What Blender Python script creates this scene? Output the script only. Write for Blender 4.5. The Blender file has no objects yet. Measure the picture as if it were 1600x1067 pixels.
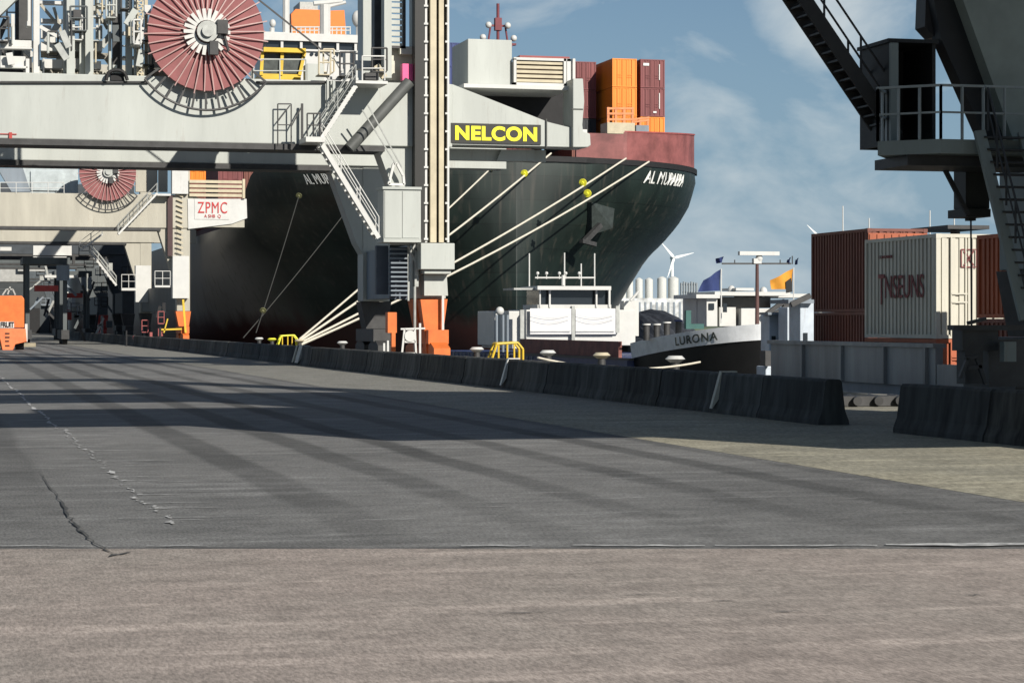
import bpy, math, random
from mathutils import Vector, Matrix
random.seed(7)
R = math.radians
# ------------------------------------------------------------------ camera, sky, sun, exposure
scene = bpy.context.scene
EYE = 2.2; FPX = 3500.0; HOR = 505.0; YAW = math.atan(900/3500.0)
cd = bpy.data.cameras.new('camera'); cam = bpy.data.objects.new('camera', cd)
scene.collection.objects.link(cam); scene.camera = cam
cam.location = (0, 0, EYE); cam.rotation_euler = (R(90), 0, -YAW)
cd.sensor_width = 36.0; cd.lens = FPX/1600*36; cd.shift_y = -(533.5-HOR)/1600
cd.clip_start = 0.1; cd.clip_end = 9000
SUN_AZ = R(23); SUN_EL = R(28.5)          # azimuth measured from behind the camera towards +X
w = bpy.data.worlds.new('World'); scene.world = w; w.use_nodes = True
nt = w.node_tree; N = nt.nodes; L = nt.links
bg = N['Background']; bg.inputs[1].default_value = 0.05
sky = N.new('ShaderNodeTexSky'); sky.sky_type = 'NISHITA'; sky.sun_disc = False
sky.sun_elevation = SUN_EL
sdir = Vector((math.sin(SUN_AZ)*math.cos(SUN_EL), -math.cos(SUN_AZ)*math.cos(SUN_EL), math.sin(SUN_EL)))
sky.sun_rotation = math.atan2(sdir.x, sdir.y); sky.air_density = 1.0; sky.dust_density = 0.15; sky.ozone_density = 4.0
tc = N.new('ShaderNodeTexCoord'); mp = N.new('ShaderNodeMapping'); mp.inputs['Scale'].default_value = (14, 14, 26); mp.inputs['Location'].default_value = (1.3, 2.4, .2)
L.new(tc.outputs['Generated'], mp.inputs[0])
nz = N.new('ShaderNodeTexNoise'); nz.inputs['Scale'].default_value = 1.0; nz.inputs['Detail'].default_value = 9; nz.inputs['Roughness'].default_value = .55; nz.inputs['Distortion'].default_value = .5
L.new(mp.outputs[0], nz.inputs[0])
rp = N.new('ShaderNodeValToRGB'); rp.color_ramp.elements[0].position = .48; rp.color_ramp.elements[1].position = .78
acc_ = nz.outputs[0]
for az_, el_, rx_, ry_, am_ in ((22.3, 7.9, 2.0, 1.8, .26), (20.6, 5.6, 2.6, 1.0, .05), (14.5, 7.2, 3.5, .9, .04), (24.5, 3.2, 3.0, .6, .03), (27, 9.5, 3, 1.5, .1), (2, 8, 4, 2, .05)):   # banks of cloud standing in these directions (degrees)
    dv = (math.sin(R(az_))*math.cos(R(el_)), math.cos(R(az_))*math.cos(R(el_)), math.sin(R(el_)))
    vs_ = N.new('ShaderNodeVectorMath'); vs_.operation = 'SUBTRACT'; L.new(tc.outputs['Generated'], vs_.inputs[0]); vs_.inputs[1].default_value = dv
    vm_ = N.new('ShaderNodeVectorMath'); vm_.operation = 'MULTIPLY'; L.new(vs_.outputs[0], vm_.inputs[0]); vm_.inputs[1].default_value = (1/R(rx_), 1/R(rx_), 1/R(ry_))
    vl_ = N.new('ShaderNodeVectorMath'); vl_.operation = 'LENGTH'; L.new(vm_.outputs[0], vl_.inputs[0])
    vr_ = N.new('ShaderNodeMapRange'); vr_.interpolation_type = 'SMOOTHSTEP'; L.new(vl_.outputs[1], vr_.inputs[0]); vr_.inputs[1].default_value = 0; vr_.inputs[2].default_value = 1.3; vr_.inputs[3].default_value = am_; vr_.inputs[4].default_value = 0
    va_ = N.new('ShaderNodeMath'); va_.operation = 'ADD'; L.new(acc_, va_.inputs[0]); L.new(vr_.outputs[0], va_.inputs[1]); acc_ = va_.outputs[0]
L.new(acc_, rp.inputs[0])
mx = N.new('ShaderNodeMix'); mx.data_type = 'RGBA'; mx.inputs[7].default_value = (9.6, 10.6, 11.0, 1)
mm = N.new('ShaderNodeMath'); mm.operation = 'MULTIPLY'; mm.inputs[1].default_value = .85
L.new(rp.outputs[0], mm.inputs[0]); L.new(mm.outputs[0], mx.inputs[0])
sx = N.new('ShaderNodeSeparateXYZ'); L.new(tc.outputs['Generated'], sx.inputs[0])
el = N.new('ShaderNodeMapRange'); el.interpolation_type = 'SMOOTHSTEP'; L.new(sx.outputs[2], el.inputs[0])
for i_, q_ in enumerate((.0, .22, .85, 0)): el.inputs[i_+1].default_value = q_
hz = N.new('ShaderNodeMix'); hz.data_type = 'RGBA'; L.new(el.outputs[0], hz.inputs[0]); L.new(sky.outputs[0], hz.inputs[6]); hz.inputs[7].default_value = (3.7, 5.8, 7.9, 1)
L.new(hz.outputs[2], mx.inputs[6]); L.new(mx.outputs[2], bg.inputs[0])
sl = bpy.data.lights.new('sun', 'SUN'); sl.energy = 5.0; sl.angle = R(.5); sl.color = (1, .94, .85)
so = bpy.data.objects.new('sun', sl); scene.collection.objects.link(so)
so.rotation_euler = sdir.to_track_quat('Z', 'Y').to_euler(); so.location = sdir*500
scene.view_settings.view_transform = 'Standard'; scene.view_settings.look = 'None'
scene.view_settings.exposure = 0.32; scene.view_settings.gamma = 1
# ------------------------------------------------------------------ measuring helpers
def Xat(px, Y): return Y*math.tan(YAW+math.atan((px-800)/FPX))
def dep(X, Y): return X*math.sin(YAW)+Y*math.cos(YAW)
def Zat(px, py, Y): return EYE+(HOR-py)*dep(Xat(px, Y), Y)/FPX
def at(px, py, Y): return (Xat(px, Y), Y, Zat(px, py, Y))
def gnd(px, py):
    d = EYE*FPX/(py-HOR); xc = (px-800)/FPX*d
    return (xc*math.cos(YAW)+d*math.sin(YAW), d*math.cos(YAW)-xc*math.sin(YAW))
# ------------------------------------------------------------------ materials
MATS = {}
def mat(name, col, rough=.6, metal=0, var=.15, scale=1.5, bump=0, streak=0, col2=None, spec=.4, rust=0):
    if name in MATS: return MATS[name]
    m = bpy.data.materials.new(name); m.use_nodes = True; MATS[name] = m
    n = m.node_tree.nodes; l = m.node_tree.links; p = n['Principled BSDF']
    p.inputs['Roughness'].default_value = rough; p.inputs['Metallic'].default_value = metal
    p.inputs['Specular IOR Level'].default_value = spec
    g = n.new('ShaderNodeNewGeometry'); mpn = n.new('ShaderNodeMapping')
    mpn.inputs['Scale'].default_value = (scale, scale, scale*(.18 if streak else 1))
    l.new(g.outputs['Position'], mpn.inputs[0])
    z = n.new('ShaderNodeTexNoise'); z.inputs['Scale'].default_value = 1; z.inputs['Detail'].default_value = 8; z.inputs['Roughness'].default_value = .62
    l.new(mpn.outputs[0], z.inputs[0])
    cr = n.new('ShaderNodeValToRGB'); e = cr.color_ramp.elements
    e[0].position = .32; e[1].position = .68
    c2 = col2 or tuple(c*(1-var*1.6) for c in col)
    e[0].color = (*c2, 1); e[1].color = (*[min(1, c*(1+var*.4)) for c in col], 1)
    l.new(z.outputs[0], cr.inputs[0]); outc = cr.outputs[0]
    if rust:
        for vec, lo, hi, colr, amt in (((2.6, 2.6, .35), .60, .78, (.16, .075, .035), rust), ((9, 9, .9), .56, .80, tuple(c*.35 for c in col), rust*.8)):
            m2 = n.new('ShaderNodeMapping'); m2.inputs['Scale'].default_value = vec; l.new(g.outputs['Position'], m2.inputs[0])
            z2 = n.new('ShaderNodeTexNoise'); z2.inputs['Detail'].default_value = 7; z2.inputs['Scale'].default_value = 1; z2.inputs['Roughness'].default_value = .7; l.new(m2.outputs[0], z2.inputs[0])
            r2 = n.new('ShaderNodeMapRange'); l.new(z2.outputs[0], r2.inputs[0]); r2.inputs[1].default_value = lo; r2.inputs[2].default_value = hi; r2.inputs[4].default_value = amt
            x2 = n.new('ShaderNodeMix'); x2.data_type = 'RGBA'; l.new(r2.outputs[0], x2.inputs[0]); l.new(outc, x2.inputs[6]); x2.inputs[7].default_value = (*colr, 1); outc = x2.outputs[2]
    l.new(outc, p.inputs['Base Color'])
    if bump:
        b = n.new('ShaderNodeBump'); b.inputs['Strength'].default_value = bump; b.inputs['Distance'].default_value = .02
        l.new(z.outputs[0], b.inputs['Height']); l.new(b.outputs[0], p.inputs['Normal'])
    return m
crane_white = mat('crane_white', (.415, .435, .405), .5, var=.09, scale=.7, streak=1, rust=.35)
crane_cream = mat('crane_cream', (.40, .38, .315), .55, var=.12, scale=.7, streak=1, rust=.4)
crane_shade_grey = mat('crane_shade_grey', (.085, .098, .10), .6, var=.2, scale=.6, streak=1, rust=.4)  # darkened so the colour carries the shade on the far cranes
crane_shade_dim = mat('crane_shade_dim', (.24, .27, .25), .55, var=.15, scale=.7, streak=1, rust=.4)  # crane paint dimmed to hold the shade over the near crane
white = mat('white_paint', (.54, .54, .515), .45, var=.06, scale=1, rust=.25)
cream = mat('cream_paint', (.50, .44, .31), .55, var=.12)
yellow = mat('yellow_paint', (.62, .42, .03), .5, var=.12)
lemon = mat('lemon_paint', (.75, .72, .05), .5, var=.06)
orange = mat('orange_paint', (.66, .155, .03), .5, var=.14, rust=.4)
funnelc = mat('funnel_orange', (.72, .18, .02), .5, var=.06)
maroon = mat('maroon_paint', (.30, .075, .07), .6, var=.16)
reelred = mat('reel_red', (.25, .085, .085), .65, var=.12)
pinkrib = mat('reel_rib', (.42, .27, .25), .5, var=.1)
pink = mat('pink_paint', (.75, .10, .26), .5, var=.06)
steel = mat('galvanised_steel', (.36, .37, .35), .5, .3, var=.15, scale=3)
darkst = mat('dark_steel', (.045, .045, .045), .55, var=.25, scale=2)
black = mat('black_rubber', (.012, .012, .013), .7, var=.2, scale=3)
glass = mat('dark_glass', (.02, .025, .03), .12, var=.05, spec=.7)
redst = mat('red_steel', (.42, .05, .04), .5, var=.18)
rope = mat('rope_fibre', (.62, .58, .48), .8, var=.1, scale=4)
ropedim = mat('rope_dark', (.035, .035, .032), .8, var=.1, scale=4)
tarp = mat('white_tarp', (.64, .64, .64), .6, var=.03)
coal = mat('coal', (.035, .04, .05), .8, var=.3, scale=2, bump=.6)
rustred = mat('rust_coaming', (.23, .085, .07), .7, var=.3, scale=1.2)
silo_m = mat('silo_white', (.55, .56, .53), .6, var=.06, rust=.3)
bargeblue = mat('barge_blue', (.03, .05, .14), .5, var=.2)
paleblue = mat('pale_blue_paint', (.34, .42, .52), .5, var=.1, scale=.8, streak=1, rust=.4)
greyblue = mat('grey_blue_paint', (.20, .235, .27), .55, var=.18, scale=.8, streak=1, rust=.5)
greenp = mat('green_paint', (.02, .09, .08), .5)
navy = mat('navy_cloth', (.02, .035, .12), .8, var=.1)
goldc = mat('gold_cloth', (.62, .27, .03), .8, var=.12)
signblack = mat('sign_black', (.014, .014, .012), .5, var=.05)
signyel = mat('sign_yellow', (.85, .78, .02), .5, var=.02)
signred = mat('sign_red', (.45, .03, .03), .5, var=.03)
textw = mat('lettering_white', (.62, .63, .60), .5, var=.03)
textk = mat('lettering_dark', (.03, .04, .035), .5, var=.03)
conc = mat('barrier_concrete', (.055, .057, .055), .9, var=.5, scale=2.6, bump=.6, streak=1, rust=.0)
seam = mat('seam_dark', (.05, .055, .05), .6)
cont = {
 'brown': mat('container_brown', (.17, .055, .038), .6, var=.2, scale=1.2, streak=1, rust=.35),
 'maroon': mat('container_maroon', (.20, .055, .055), .6, var=.18, scale=.8, streak=1, rust=.3),
 'orange': mat('container_orange', (.80, .24, .015), .5, var=.08, scale=.8, streak=1, rust=.2),
 'rust': mat('container_rust_red', (.40, .105, .045), .6, var=.2, scale=1, streak=1, rust=.35),
 'white': mat('container_white', (.54, .52, .44), .5, var=.1, scale=1, streak=1, rust=.45),
 'blue': mat('container_blue', (.04, .06, .18), .6, var=.18, scale=.8, streak=1),
 'green': mat('container_green', (.05, .10, .08), .6, var=.18, scale=.8, streak=1),
 'black': mat('container_black', (.03, .035, .04), .6, var=.18, scale=.8, streak=1),
 'grey': mat('container_grey', (.30, .30, .28), .6, var=.18, scale=.8, streak=1),
}
# ------------------------------------------------------------------ object helpers
def link(o): scene.collection.objects.link(o); return o
def tag(o, label=None, cat=None, group=None, kind=None):
    if label: o['label'] = label
    if cat: o['category'] = cat
    if group: o['group'] = group
    if kind: o['kind'] = kind
    return o
ORG = {}
def thing(name, loc, label, cat, group=None):
    o = bpy.data.objects.new(name, None); link(o); o.location = loc; o.empty_display_size = .3
    ORG[o.name] = Vector(loc); return tag(o, label, cat, group)
class MB:
    def __init__(s): s.v = []; s.f = []; s.smooth = False
    def box(s, x0, x1, y0, y1, z0, z1):
        if x0 > x1: x0, x1 = x1, x0
        if y0 > y1: y0, y1 = y1, y0
        if z0 > z1: z0, z1 = z1, z0
        i = len(s.v)
        s.v += [(x, y, z) for z in (z0, z1) for x, y in ((x0, y0), (x1, y0), (x1, y1), (x0, y1))]
        s.f += [(i, i+3, i+2, i+1), (i+4, i+5, i+6, i+7)]+[(i+k, i+(k+1) % 4, i+4+(k+1) % 4, i+4+k) for k in range(4)]
        return s
    def prism(s, poly, y0, y1):           # poly in XZ, extruded along Y
        a = sum(poly[k][0]*poly[(k+1) % len(poly)][1]-poly[(k+1) % len(poly)][0]*poly[k][1] for k in range(len(poly)))
        if a < 0: poly = poly[::-1]
        n = len(poly); i = len(s.v)
        s.v += [(x, y0, z) for x, z in poly]+[(x, y1, z) for x, z in poly]
        s.f += [tuple(range(i, i+n)), tuple(range(i+2*n-1, i+n-1, -1))]
        s.f += [(i+(k+1) % n, i+k, i+n+k, i+n+(k+1) % n) for k in range(n)]
        return s
    def prismx(s, poly, x0, x1):          # poly in YZ, extruded along X
        m = MB(); m.prism([(y, z) for y, z in poly], 0, 1)
        i = len(s.v); s.v += [((x0 if y == 0 else x1), x, z) for x, y, z in m.v]; s.f += [tuple(reversed([i+q for q in f])) for f in m.f]
        return s
    def bar(s, p, q, r, n=8, r2=None):
        p = Vector(p); q = Vector(q); d = (q-p)
        if d.length < 1e-6: return s
        d.normalize(); u = d.orthogonal().normalized(); v = d.cross(u); i = len(s.v); r2 = r if r2 is None else r2
        for c, rr in ((p, r), (q, r2)):
            for k in range(n):
                a = 2*math.pi*k/n+math.pi/n; s.v.append(tuple(c+u*math.cos(a)*rr+v*math.sin(a)*rr))
        s.f += [(i+k, i+(k+1) % n, i+n+(k+1) % n, i+n+k) for k in range(n)]
        s.f += [tuple(range(i+n-1, i-1, -1)), tuple(range(i+n, i+2*n))]
        return s
    def path(s, pts, r, n=6):
        for a, b in zip(pts, pts[1:]): s.bar(a, b, r, n)
        return s
    def beam(s, p, q, w, h, side=(0, 1, 0)):   # rectangular bar, w along side, h across
        p = Vector(p); q = Vector(q); d = (q-p).normalized(); a = Vector(side).normalized(); b = d.cross(a).normalized(); a = b.cross(d)
        i = len(s.v)
        for c in (p, q):
            for k, m in ((-1, -1), (1, -1), (1, 1), (-1, 1)): s.v.append(tuple(c+a*k*w/2+b*m*h/2))
        s.f += [(i+k, i+(k+1) % 4, i+4+(k+1) % 4, i+4+k) for k in range(4)]+[(i+3, i+2, i+1, i), (i+4, i+5, i+6, i+7)]
        return s
    def ball(s, c, r, n=12, m=8, sz=1):
        i = len(s.v); c = Vector(c)
        for a in range(m+1):
            t = math.pi*a/m
            for b in range(n):
                q = 2*math.pi*b/n; s.v.append((c.x+r*math.sin(t)*math.cos(q), c.y+r*math.sin(t)*math.sin(q), c.z+r*sz*math.cos(t)))
        for a in range(m):
            for b in range(n): s.f.append((i+a*n+b, i+(a+1)*n+b, i+(a+1)*n+(b+1) % n, i+a*n+(b+1) % n))
        return s
    def px(s, x0, x1, y0, y1, Y, d, pad=0):    # box whose front face fills picture box at distance Y
        xm = (x0+x1)/2
        return s.box(Xat(x0, Y), Xat(x1, Y), Y, Y+d, Zat(xm, y1, Y), Zat(xm, y0, Y))
    def each(s, name, m, parent, smooth=False, bevel=0):
        """every loose piece becomes a part of its own"""
        par = list(range(len(s.v)))
        def fd(a):
            while par[a] != a: par[a] = par[par[a]]; a = par[a]
            return a
        for f in s.f:
            for q in f[1:]: par[fd(q)] = fd(f[0])
        grp = {}
        for f in s.f: grp.setdefault(fd(f[0]), []).append(f)
        out = []
        for fs in grp.values():
            ids = sorted({q for f in fs for q in f}); mp = {q: i for i, q in enumerate(ids)}
            mb = MB(); mb.v = [s.v[q] for q in ids]; mb.f = [tuple(mp[q] for q in f) for f in fs]; out.append(mb.build(name, m, parent, smooth=smooth, bevel=bevel))
        return out[0]
    def build(s, name, m, parent=None, origin=None, smooth=False, bevel=0):
        org = Vector((0, 0, 0))
        if parent is not None:
            r = parent
            while r.parent: r = r.parent
            org = ORG[r.name]
        elif origin is not None: org = Vector(origin)
        me = bpy.data.meshes.new(name); me.from_pydata([tuple(Vector(q)-org) for q in s.v], [], s.f)
        me.materials.append(m)
        if smooth:
            for p in me.polygons: p.use_smooth = True
            me.set_sharp_from_angle(angle=R(40))
        me.update()
        o = bpy.data.objects.new(name, me); link(o)
        if parent is not None: o.parent = parent
        else: o.location = org; ORG[o.name] = org
        if bevel:
            b = o.modifiers.new('b', 'BEVEL'); b.width = bevel; b.segments = 2; b.limit_method = 'ANGLE'
        return o
def text_verts(body, bold=0.0, depth=.02, spacing=1.0):
    c = bpy.data.curves.new('t', 'FONT'); c.body = body; c.size = 1; c.offset = bold; c.extrude = depth/2; c.space_character = spacing
    o = bpy.data.objects.new('t', c); link(o)
    dg = bpy.context.evaluated_depsgraph_get(); me = bpy.data.meshes.new_from_object(o.evaluated_get(dg))
    vs = [tuple(v.co) for v in me.vertices]; fs = [tuple(p.vertices) for p in me.polygons]
    bpy.data.objects.remove(o); bpy.data.meshes.remove(me)
    x0 = min(v[0] for v in vs); x1 = max(v[0] for v in vs); y0 = min(v[1] for v in vs); y1 = max(v[1] for v in vs)
    return [((v[0]-x0)/(x1-x0), (v[1]-y0)/(y1-y0), v[2]) for v in vs], fs
def lettering(body, fn, m, parent, bold=0, depth=.02, spacing=1, name='lettering'):
    vs, fs = text_verts(body, bold, depth, spacing)
    mb = MB(); mb.v = [fn(u, v, d) for u, v, d in vs]; mb.f = fs
    return mb.build(name, m, parent)
def flat_front(X0, X1, Z0, Z1, Y): return lambda u, v, d: (X0+u*(X1-X0), Y-d, Z0+v*(Z1-Z0))
def railing(mb, pts, h=1.05, r=.03, step=1.2, mid=True):
    for a, b in zip(pts, pts[1:]):
        a = Vector(a); b = Vector(b); n = max(1, round((b-a).length/step)); up = Vector((0, 0, h))
        mb.bar(a+up, b+up, r, 6)
        if mid: mb.bar(a+up*.5, b+up*.5, r*.8, 6)
        for k in range(n+1):
            c = a.lerp(b, k/n); mb.bar(c, c+up, r, 6)
    return mb
def flight(p, q, wy=.9, n=12, parent=None, mst=steel, mtr=steel, rail=True, mrail=None, st=.24):
    """stair running in the XZ plane from p to q, width wy along Y"""
    p = Vector(p); q = Vector(q); s = MB()
    for dy in (0, wy): s.beam(p+Vector((0, dy, 0)), q+Vector((0, dy, 0)), .06, st)
    o = s.each('stair_stringer', mst, parent)
    t = MB()
    for k in range(n):
        c = p.lerp(q, (k+.5)/n); t.box(c.x-.16, c.x+.16, c.y+.03, c.y+wy-.03, c.z-.02, c.z+.02)
    t.each('stair_tread', mtr, parent)
    if rail:
        r = MB()
        for dy in (0, wy): railing(r, [p+Vector((0, dy, 0)), q+Vector((0, dy, 0))], 1.0, .028, 1.5)
        r.build('stair_railing', mrail or mst, parent)
# ------------------------------------------------------------------ setting: ground, water, far shore
def ground_mat(name, base, base2, grain, tracks=(), mottled=.5, patch=None, amp=(.55, 1.45)):
    m = bpy.data.materials.new(name); m.use_nodes = True; n = m.node_tree.nodes; l = m.node_tree.links; p = n['Principled BSDF']
    p.inputs['Roughness'].default_value = .85; p.inputs['Specular IOR Level'].default_value = .25
    g = n.new('ShaderNodeNewGeometry'); sp = n.new('ShaderNodeSeparateXYZ'); l.new(g.outputs['Position'], sp.inputs[0])
    def noise(sc, det=6, rough=.6, vec=(1, 1, 1)):
        mpn = n.new('ShaderNodeMapping'); mpn.inputs['Scale'].default_value = vec; l.new(g.outputs['Position'], mpn.inputs[0])
        z = n.new('ShaderNodeTexNoise'); z.inputs['Scale'].default_value = sc; z.inputs['Detail'].default_value = det; z.inputs['Roughness'].default_value = rough
        l.new(mpn.outputs[0], z.inputs[0]); return z.outputs[0]
    def M(op, a, b=None, c=None, clamp=False):
        k = n.new('ShaderNodeMath'); k.operation = op; k.use_clamp = clamp
        for i, q in enumerate((a, b, c)):
            if q is None: continue
            if isinstance(q, (int, float)): k.inputs[i].default_value = q
            else: l.new(q, k.inputs[i])
        return k.outputs[0]
    def MR(v, a, b, c=0, d=1):
        k = n.new('ShaderNodeMapRange'); k.interpolation_type = 'SMOOTHSTEP'; l.new(v, k.inputs[0])
        for i, q in enumerate((a, b, c, d)): k.inputs[i+1].default_value = q
        return k.outputs[0]
    def MIX(f, a, b):
        k = n.new('ShaderNodeMix'); k.data_type = 'RGBA'; l.new(f, k.inputs[0])
        for i, q in ((6, a), (7, b)):
            if isinstance(q, tuple): k.inputs[i].default_value = (*q, 1)
            else: l.new(q, k.inputs[i])
        return k.outputs[2]
    big = noise(.22, 5, .6, (1, .6, 1)); mid = noise(1.1, 7, .65, (.45, 1.1, 1)); fine = noise(grain, 5, .8, (1, .22, 1)); fine2 = noise(grain*.1, 5, .7, (.5, .5, 1))
    c = MIX(MR(big, .35, .65), base, base2)
    # broom streaks across the driving direction
    strk = noise(1.0, 4, .6, (.16, 1.5, 1))
    c = MIX(M('MULTIPLY', MR(strk, .50, .72), mottled), c, tuple(min(1, q*1.75) for q in base))
    c = MIX(M('MULTIPLY', MR(mid, .48, .30), .45), c, tuple(q*.62 for q in base))
    if patch: c = MIX(MR(sp.outputs[1], 46, 64), c, patch)
    if tracks:
        wob = M('MULTIPLY', M('SUBTRACT', noise(.12, 3), .5), .5)
        acc = None
        for cx, wd, st in tracks:
            dx = M('ABSOLUTE', M('SUBTRACT', M('ADD', sp.outputs[0], wob), cx))
            t = M('MULTIPLY', MR(dx, wd*.5+.10, wd*.5-.10), st)
            acc = t if acc is None else M('MAXIMUM', acc, t)
        fade = M('MULTIPLY', MR(sp.outputs[1], 19, 38, .25, 1), MR(big, .2, .6, 1, .6))
        c = MIX(M('MULTIPLY', acc, fade), c, tuple(q*.36 for q in base))
    f = MR(fine, .28, .72, *amp); f2 = MR(fine2, .3, .7, .84, 1.16)
    k = n.new('ShaderNodeMix'); k.data_type = 'RGBA'; k.blend_type = 'MULTIPLY'; k.inputs[0].default_value = 1; l.new(c, k.inputs[6]); l.new(M('MULTIPLY', f, f2), k.inputs[7])
    l.new(k.outputs[2], p.inputs['Base Color'])
    b = n.new('ShaderNodeBump'); b.inputs['Strength'].default_value = .5; b.inputs['Distance'].default_value = .008
    l.new(M('ADD', fine, M('MULTIPLY', mid, 2)), b.inputs['Height']); l.new(b.outputs[0], p.inputs['Normal'])
    return m
asphalt = ground_mat('asphalt', (.122, .122, .119), (.168, .167, .162), 34, [(1.0, .9, .6), (4.5, .7, .85), (6.3, .6, .85), (7.9, .55, 1), (9.7, .55, .85), (11.55, .55, 1), (12.75, .3, .6)], .9)
apron_m = ground_mat('apron_concrete', (.285, .265, .20), (.235, .224, .178), 16, (), .45, (.19, .186, .165))
slab_m = ground_mat('foreground_concrete', (.285, .243, .215), (.262, .232, .205), 42, (), .55, None, (.60, 1.40))
def quad(name, pts, m, z, kind='structure'):
    mb = MB(); mb.v = [(x, y, z) for x, y in pts]; mb.f = [tuple(range(len(pts)))]
    me_o = mb.build(name, m, origin=(0, 0, 0)); me_o['kind'] = kind; return me_o
EDGE = 27.3
g = MB(); g.box(-500, EDGE, -150, 1500, -9, 0); o = g.build('ground', asphalt, origin=(0, 0, 0)); o['kind'] = 'structure'
quad('pavement', [(12.95, -100), (EDGE-.5, -100), (EDGE-.5, 900), (12.95, 900)], apron_m, .004)
fwd = Vector((math.sin(YAW), math.cos(YAW))); rgt = Vector((math.cos(YAW), -math.sin(YAW)))
def cf(d, x): q = fwd*d+rgt*x; return (q.x, q.y)
D0 = 21.8
quad('concrete_slab', [cf(-40, -60), cf(-40, 12), cf(D0, 12.0), cf(D0, -60)], slab_m, .008)
k = MB(); k.box(EDGE-.5, EDGE+.02, -100, 900, -.3, .10); o = k.build('kerb', mat('kerb_stone', (.33, .32, .28), .8, var=.3), origin=(0, 0, 0)); o['kind'] = 'structure'
# slab joint and paint
worn = mat('worn_white_paint', (.54, .54, .53), .8, var=.45, scale=5)
tarm = mat('tar', (.06, .06, .058), .7, var=.3, scale=4)
jt = MB()
def strip(mb, pts, w, z):
    i = len(mb.v)
    for j, (x, y) in enumerate(pts):
        a = Vector(pts[max(0, j-1)]); b = Vector(pts[min(len(pts)-1, j+1)]); t = (b-a).normalized(); nn = Vector((-t.y, t.x)); ww = w(j) if callable(w) else w
        mb.v += [(x+nn.x*ww/2, y+nn.y*ww/2, z), (x-nn.x*ww/2, y-nn.y*ww/2, z)]
    for j in range(len(pts)-1): mb.f.append((i+2*j, i+2*j+1, i+2*j+3, i+2*j+2))
pts = [cf(D0+.06+random.uniform(-.03, .03), -14+.5*j) for j in range(50)]
strip(jt, pts, lambda j: random.uniform(.03, .08), .014); o = jt.build('road_joint', tarm, origin=(0, 0, 0)); o['kind'] = 'structure'
rm = MB()
for a, b, ww in ((-.5, .2, .10), (.6, 1.9, .12), (2.0, 3.6, .1), (3.7, 5.6, .28), (5.5, 6.4, .34), (-3.6, -3.0, .05), (-5.6, -4.2, .04), (-7.4, -6.3, .05)):
    n_ = 8; strip(rm, [cf(D0+.22+ww/2+random.uniform(-.03, .05), a+(b-a)*j/n_) for j in range(n_+1)], lambda j: ww*(.35+.65*math.sin(math.pi*(j+.3)/(n_+.6)))*random.uniform(.7, 1.2), .016)
# broken lane line
y = 24.6
rl = random.Random(11)
while y < 97:
    far = y > 48
    ln = rl.uniform(1.5, 4) if far else rl.uniform(.12, .9)
    x0 = 2.5+rl.uniform(-.07, .07); wd = rl.uniform(.05, .12) if far else rl.uniform(.02, .10)
    n_ = 6; pp = [(x0+rl.uniform(-.04, .04), y+ln*j/n_) for j in range(n_+1)]; ww_ = [wd*rl.uniform(.2, 1.3) for _ in pp]; ww_[0] = ww_[-1] = .005
    strip(rm, pp, lambda j: ww_[j], .012)
    if y < 52:
        for _ in range(rl.choice((0, 1, 2))):
            yy = y+rl.uniform(0, ln+.3); e = rl.uniform(.2, 1.7)*(1 if rl.random() < .8 else -.5); k5 = [rl.uniform(.01, .07)*(1-j/6.2) for j in range(6)]
            strip(rm, [(x0+e*j/5, yy+.03*math.sin(j)) for j in range(6)], lambda j: k5[j], .013)
    y += ln+rl.uniform(.05, .5)*(2 if far else 1)
for k_ in range(34):
    yy = rl.uniform(24, 42); xx_ = rl.uniform(1.2, 12.5); e = rl.uniform(.25, .9); k5 = [rl.uniform(.006, .03) for j in range(6)]; k5[0] = k5[5] = .003
    strip(rm, [(xx_+e*j/5, yy+.02*math.sin(j*2)) for j in range(6)], lambda j: k5[j], .0135)
o = rm.build('road_marking', worn, origin=(0, 0, 0)); o['kind'] = 'structure'
cr = MB()
P0 = [gnd(*q) for q in ((62, 738), (75, 755), (92, 780), (104, 800), (112, 815), (128, 832), (148, 850), (170, 863), (186, 869))]
P = []; W_ = [.008, .012, .02, .04, .018, .035, .015, .02, .012]; Wq = []
for j in range(len(P0)-1):
    for k_ in range(5):
        f = k_/5; P.append((P0[j][0]*(1-f)+P0[j+1][0]*f+rl.uniform(-.03, .03), P0[j][1]*(1-f)+P0[j+1][1]*f)); Wq.append((W_[j]*(1-f)+W_[j+1]*f)*rl.uniform(.35, 1.5))
strip(cr, P, lambda j: Wq[j], .018)
P = [gnd(*q) for q in ((170, 872), (178, 869), (190, 868), (205, 864))]
strip(cr, P, lambda j: [.01, .07, .05, .01][j], .020)
for px_, py_, l_ in ((1230, 958, .5), (1130, 941, .4), (1520, 932, .35), (1000, 931, .6), (815, 960, .7), (940, 893, .3), (1190, 893, .25), (1540, 815, .3), (515, 605, .6), (1540, 695, .8)):
    x, y = gnd(px_, py_); strip(cr, [(x-l_/4+l_*j/8, y+random.uniform(-.02, .02)) for j in range(5)], lambda j: [.004, .02, .03, .018, .004][j], .019)
o = cr.build('road_crack', tarm, origin=(0, 0, 0)); o['kind'] = 'structure'
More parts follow.
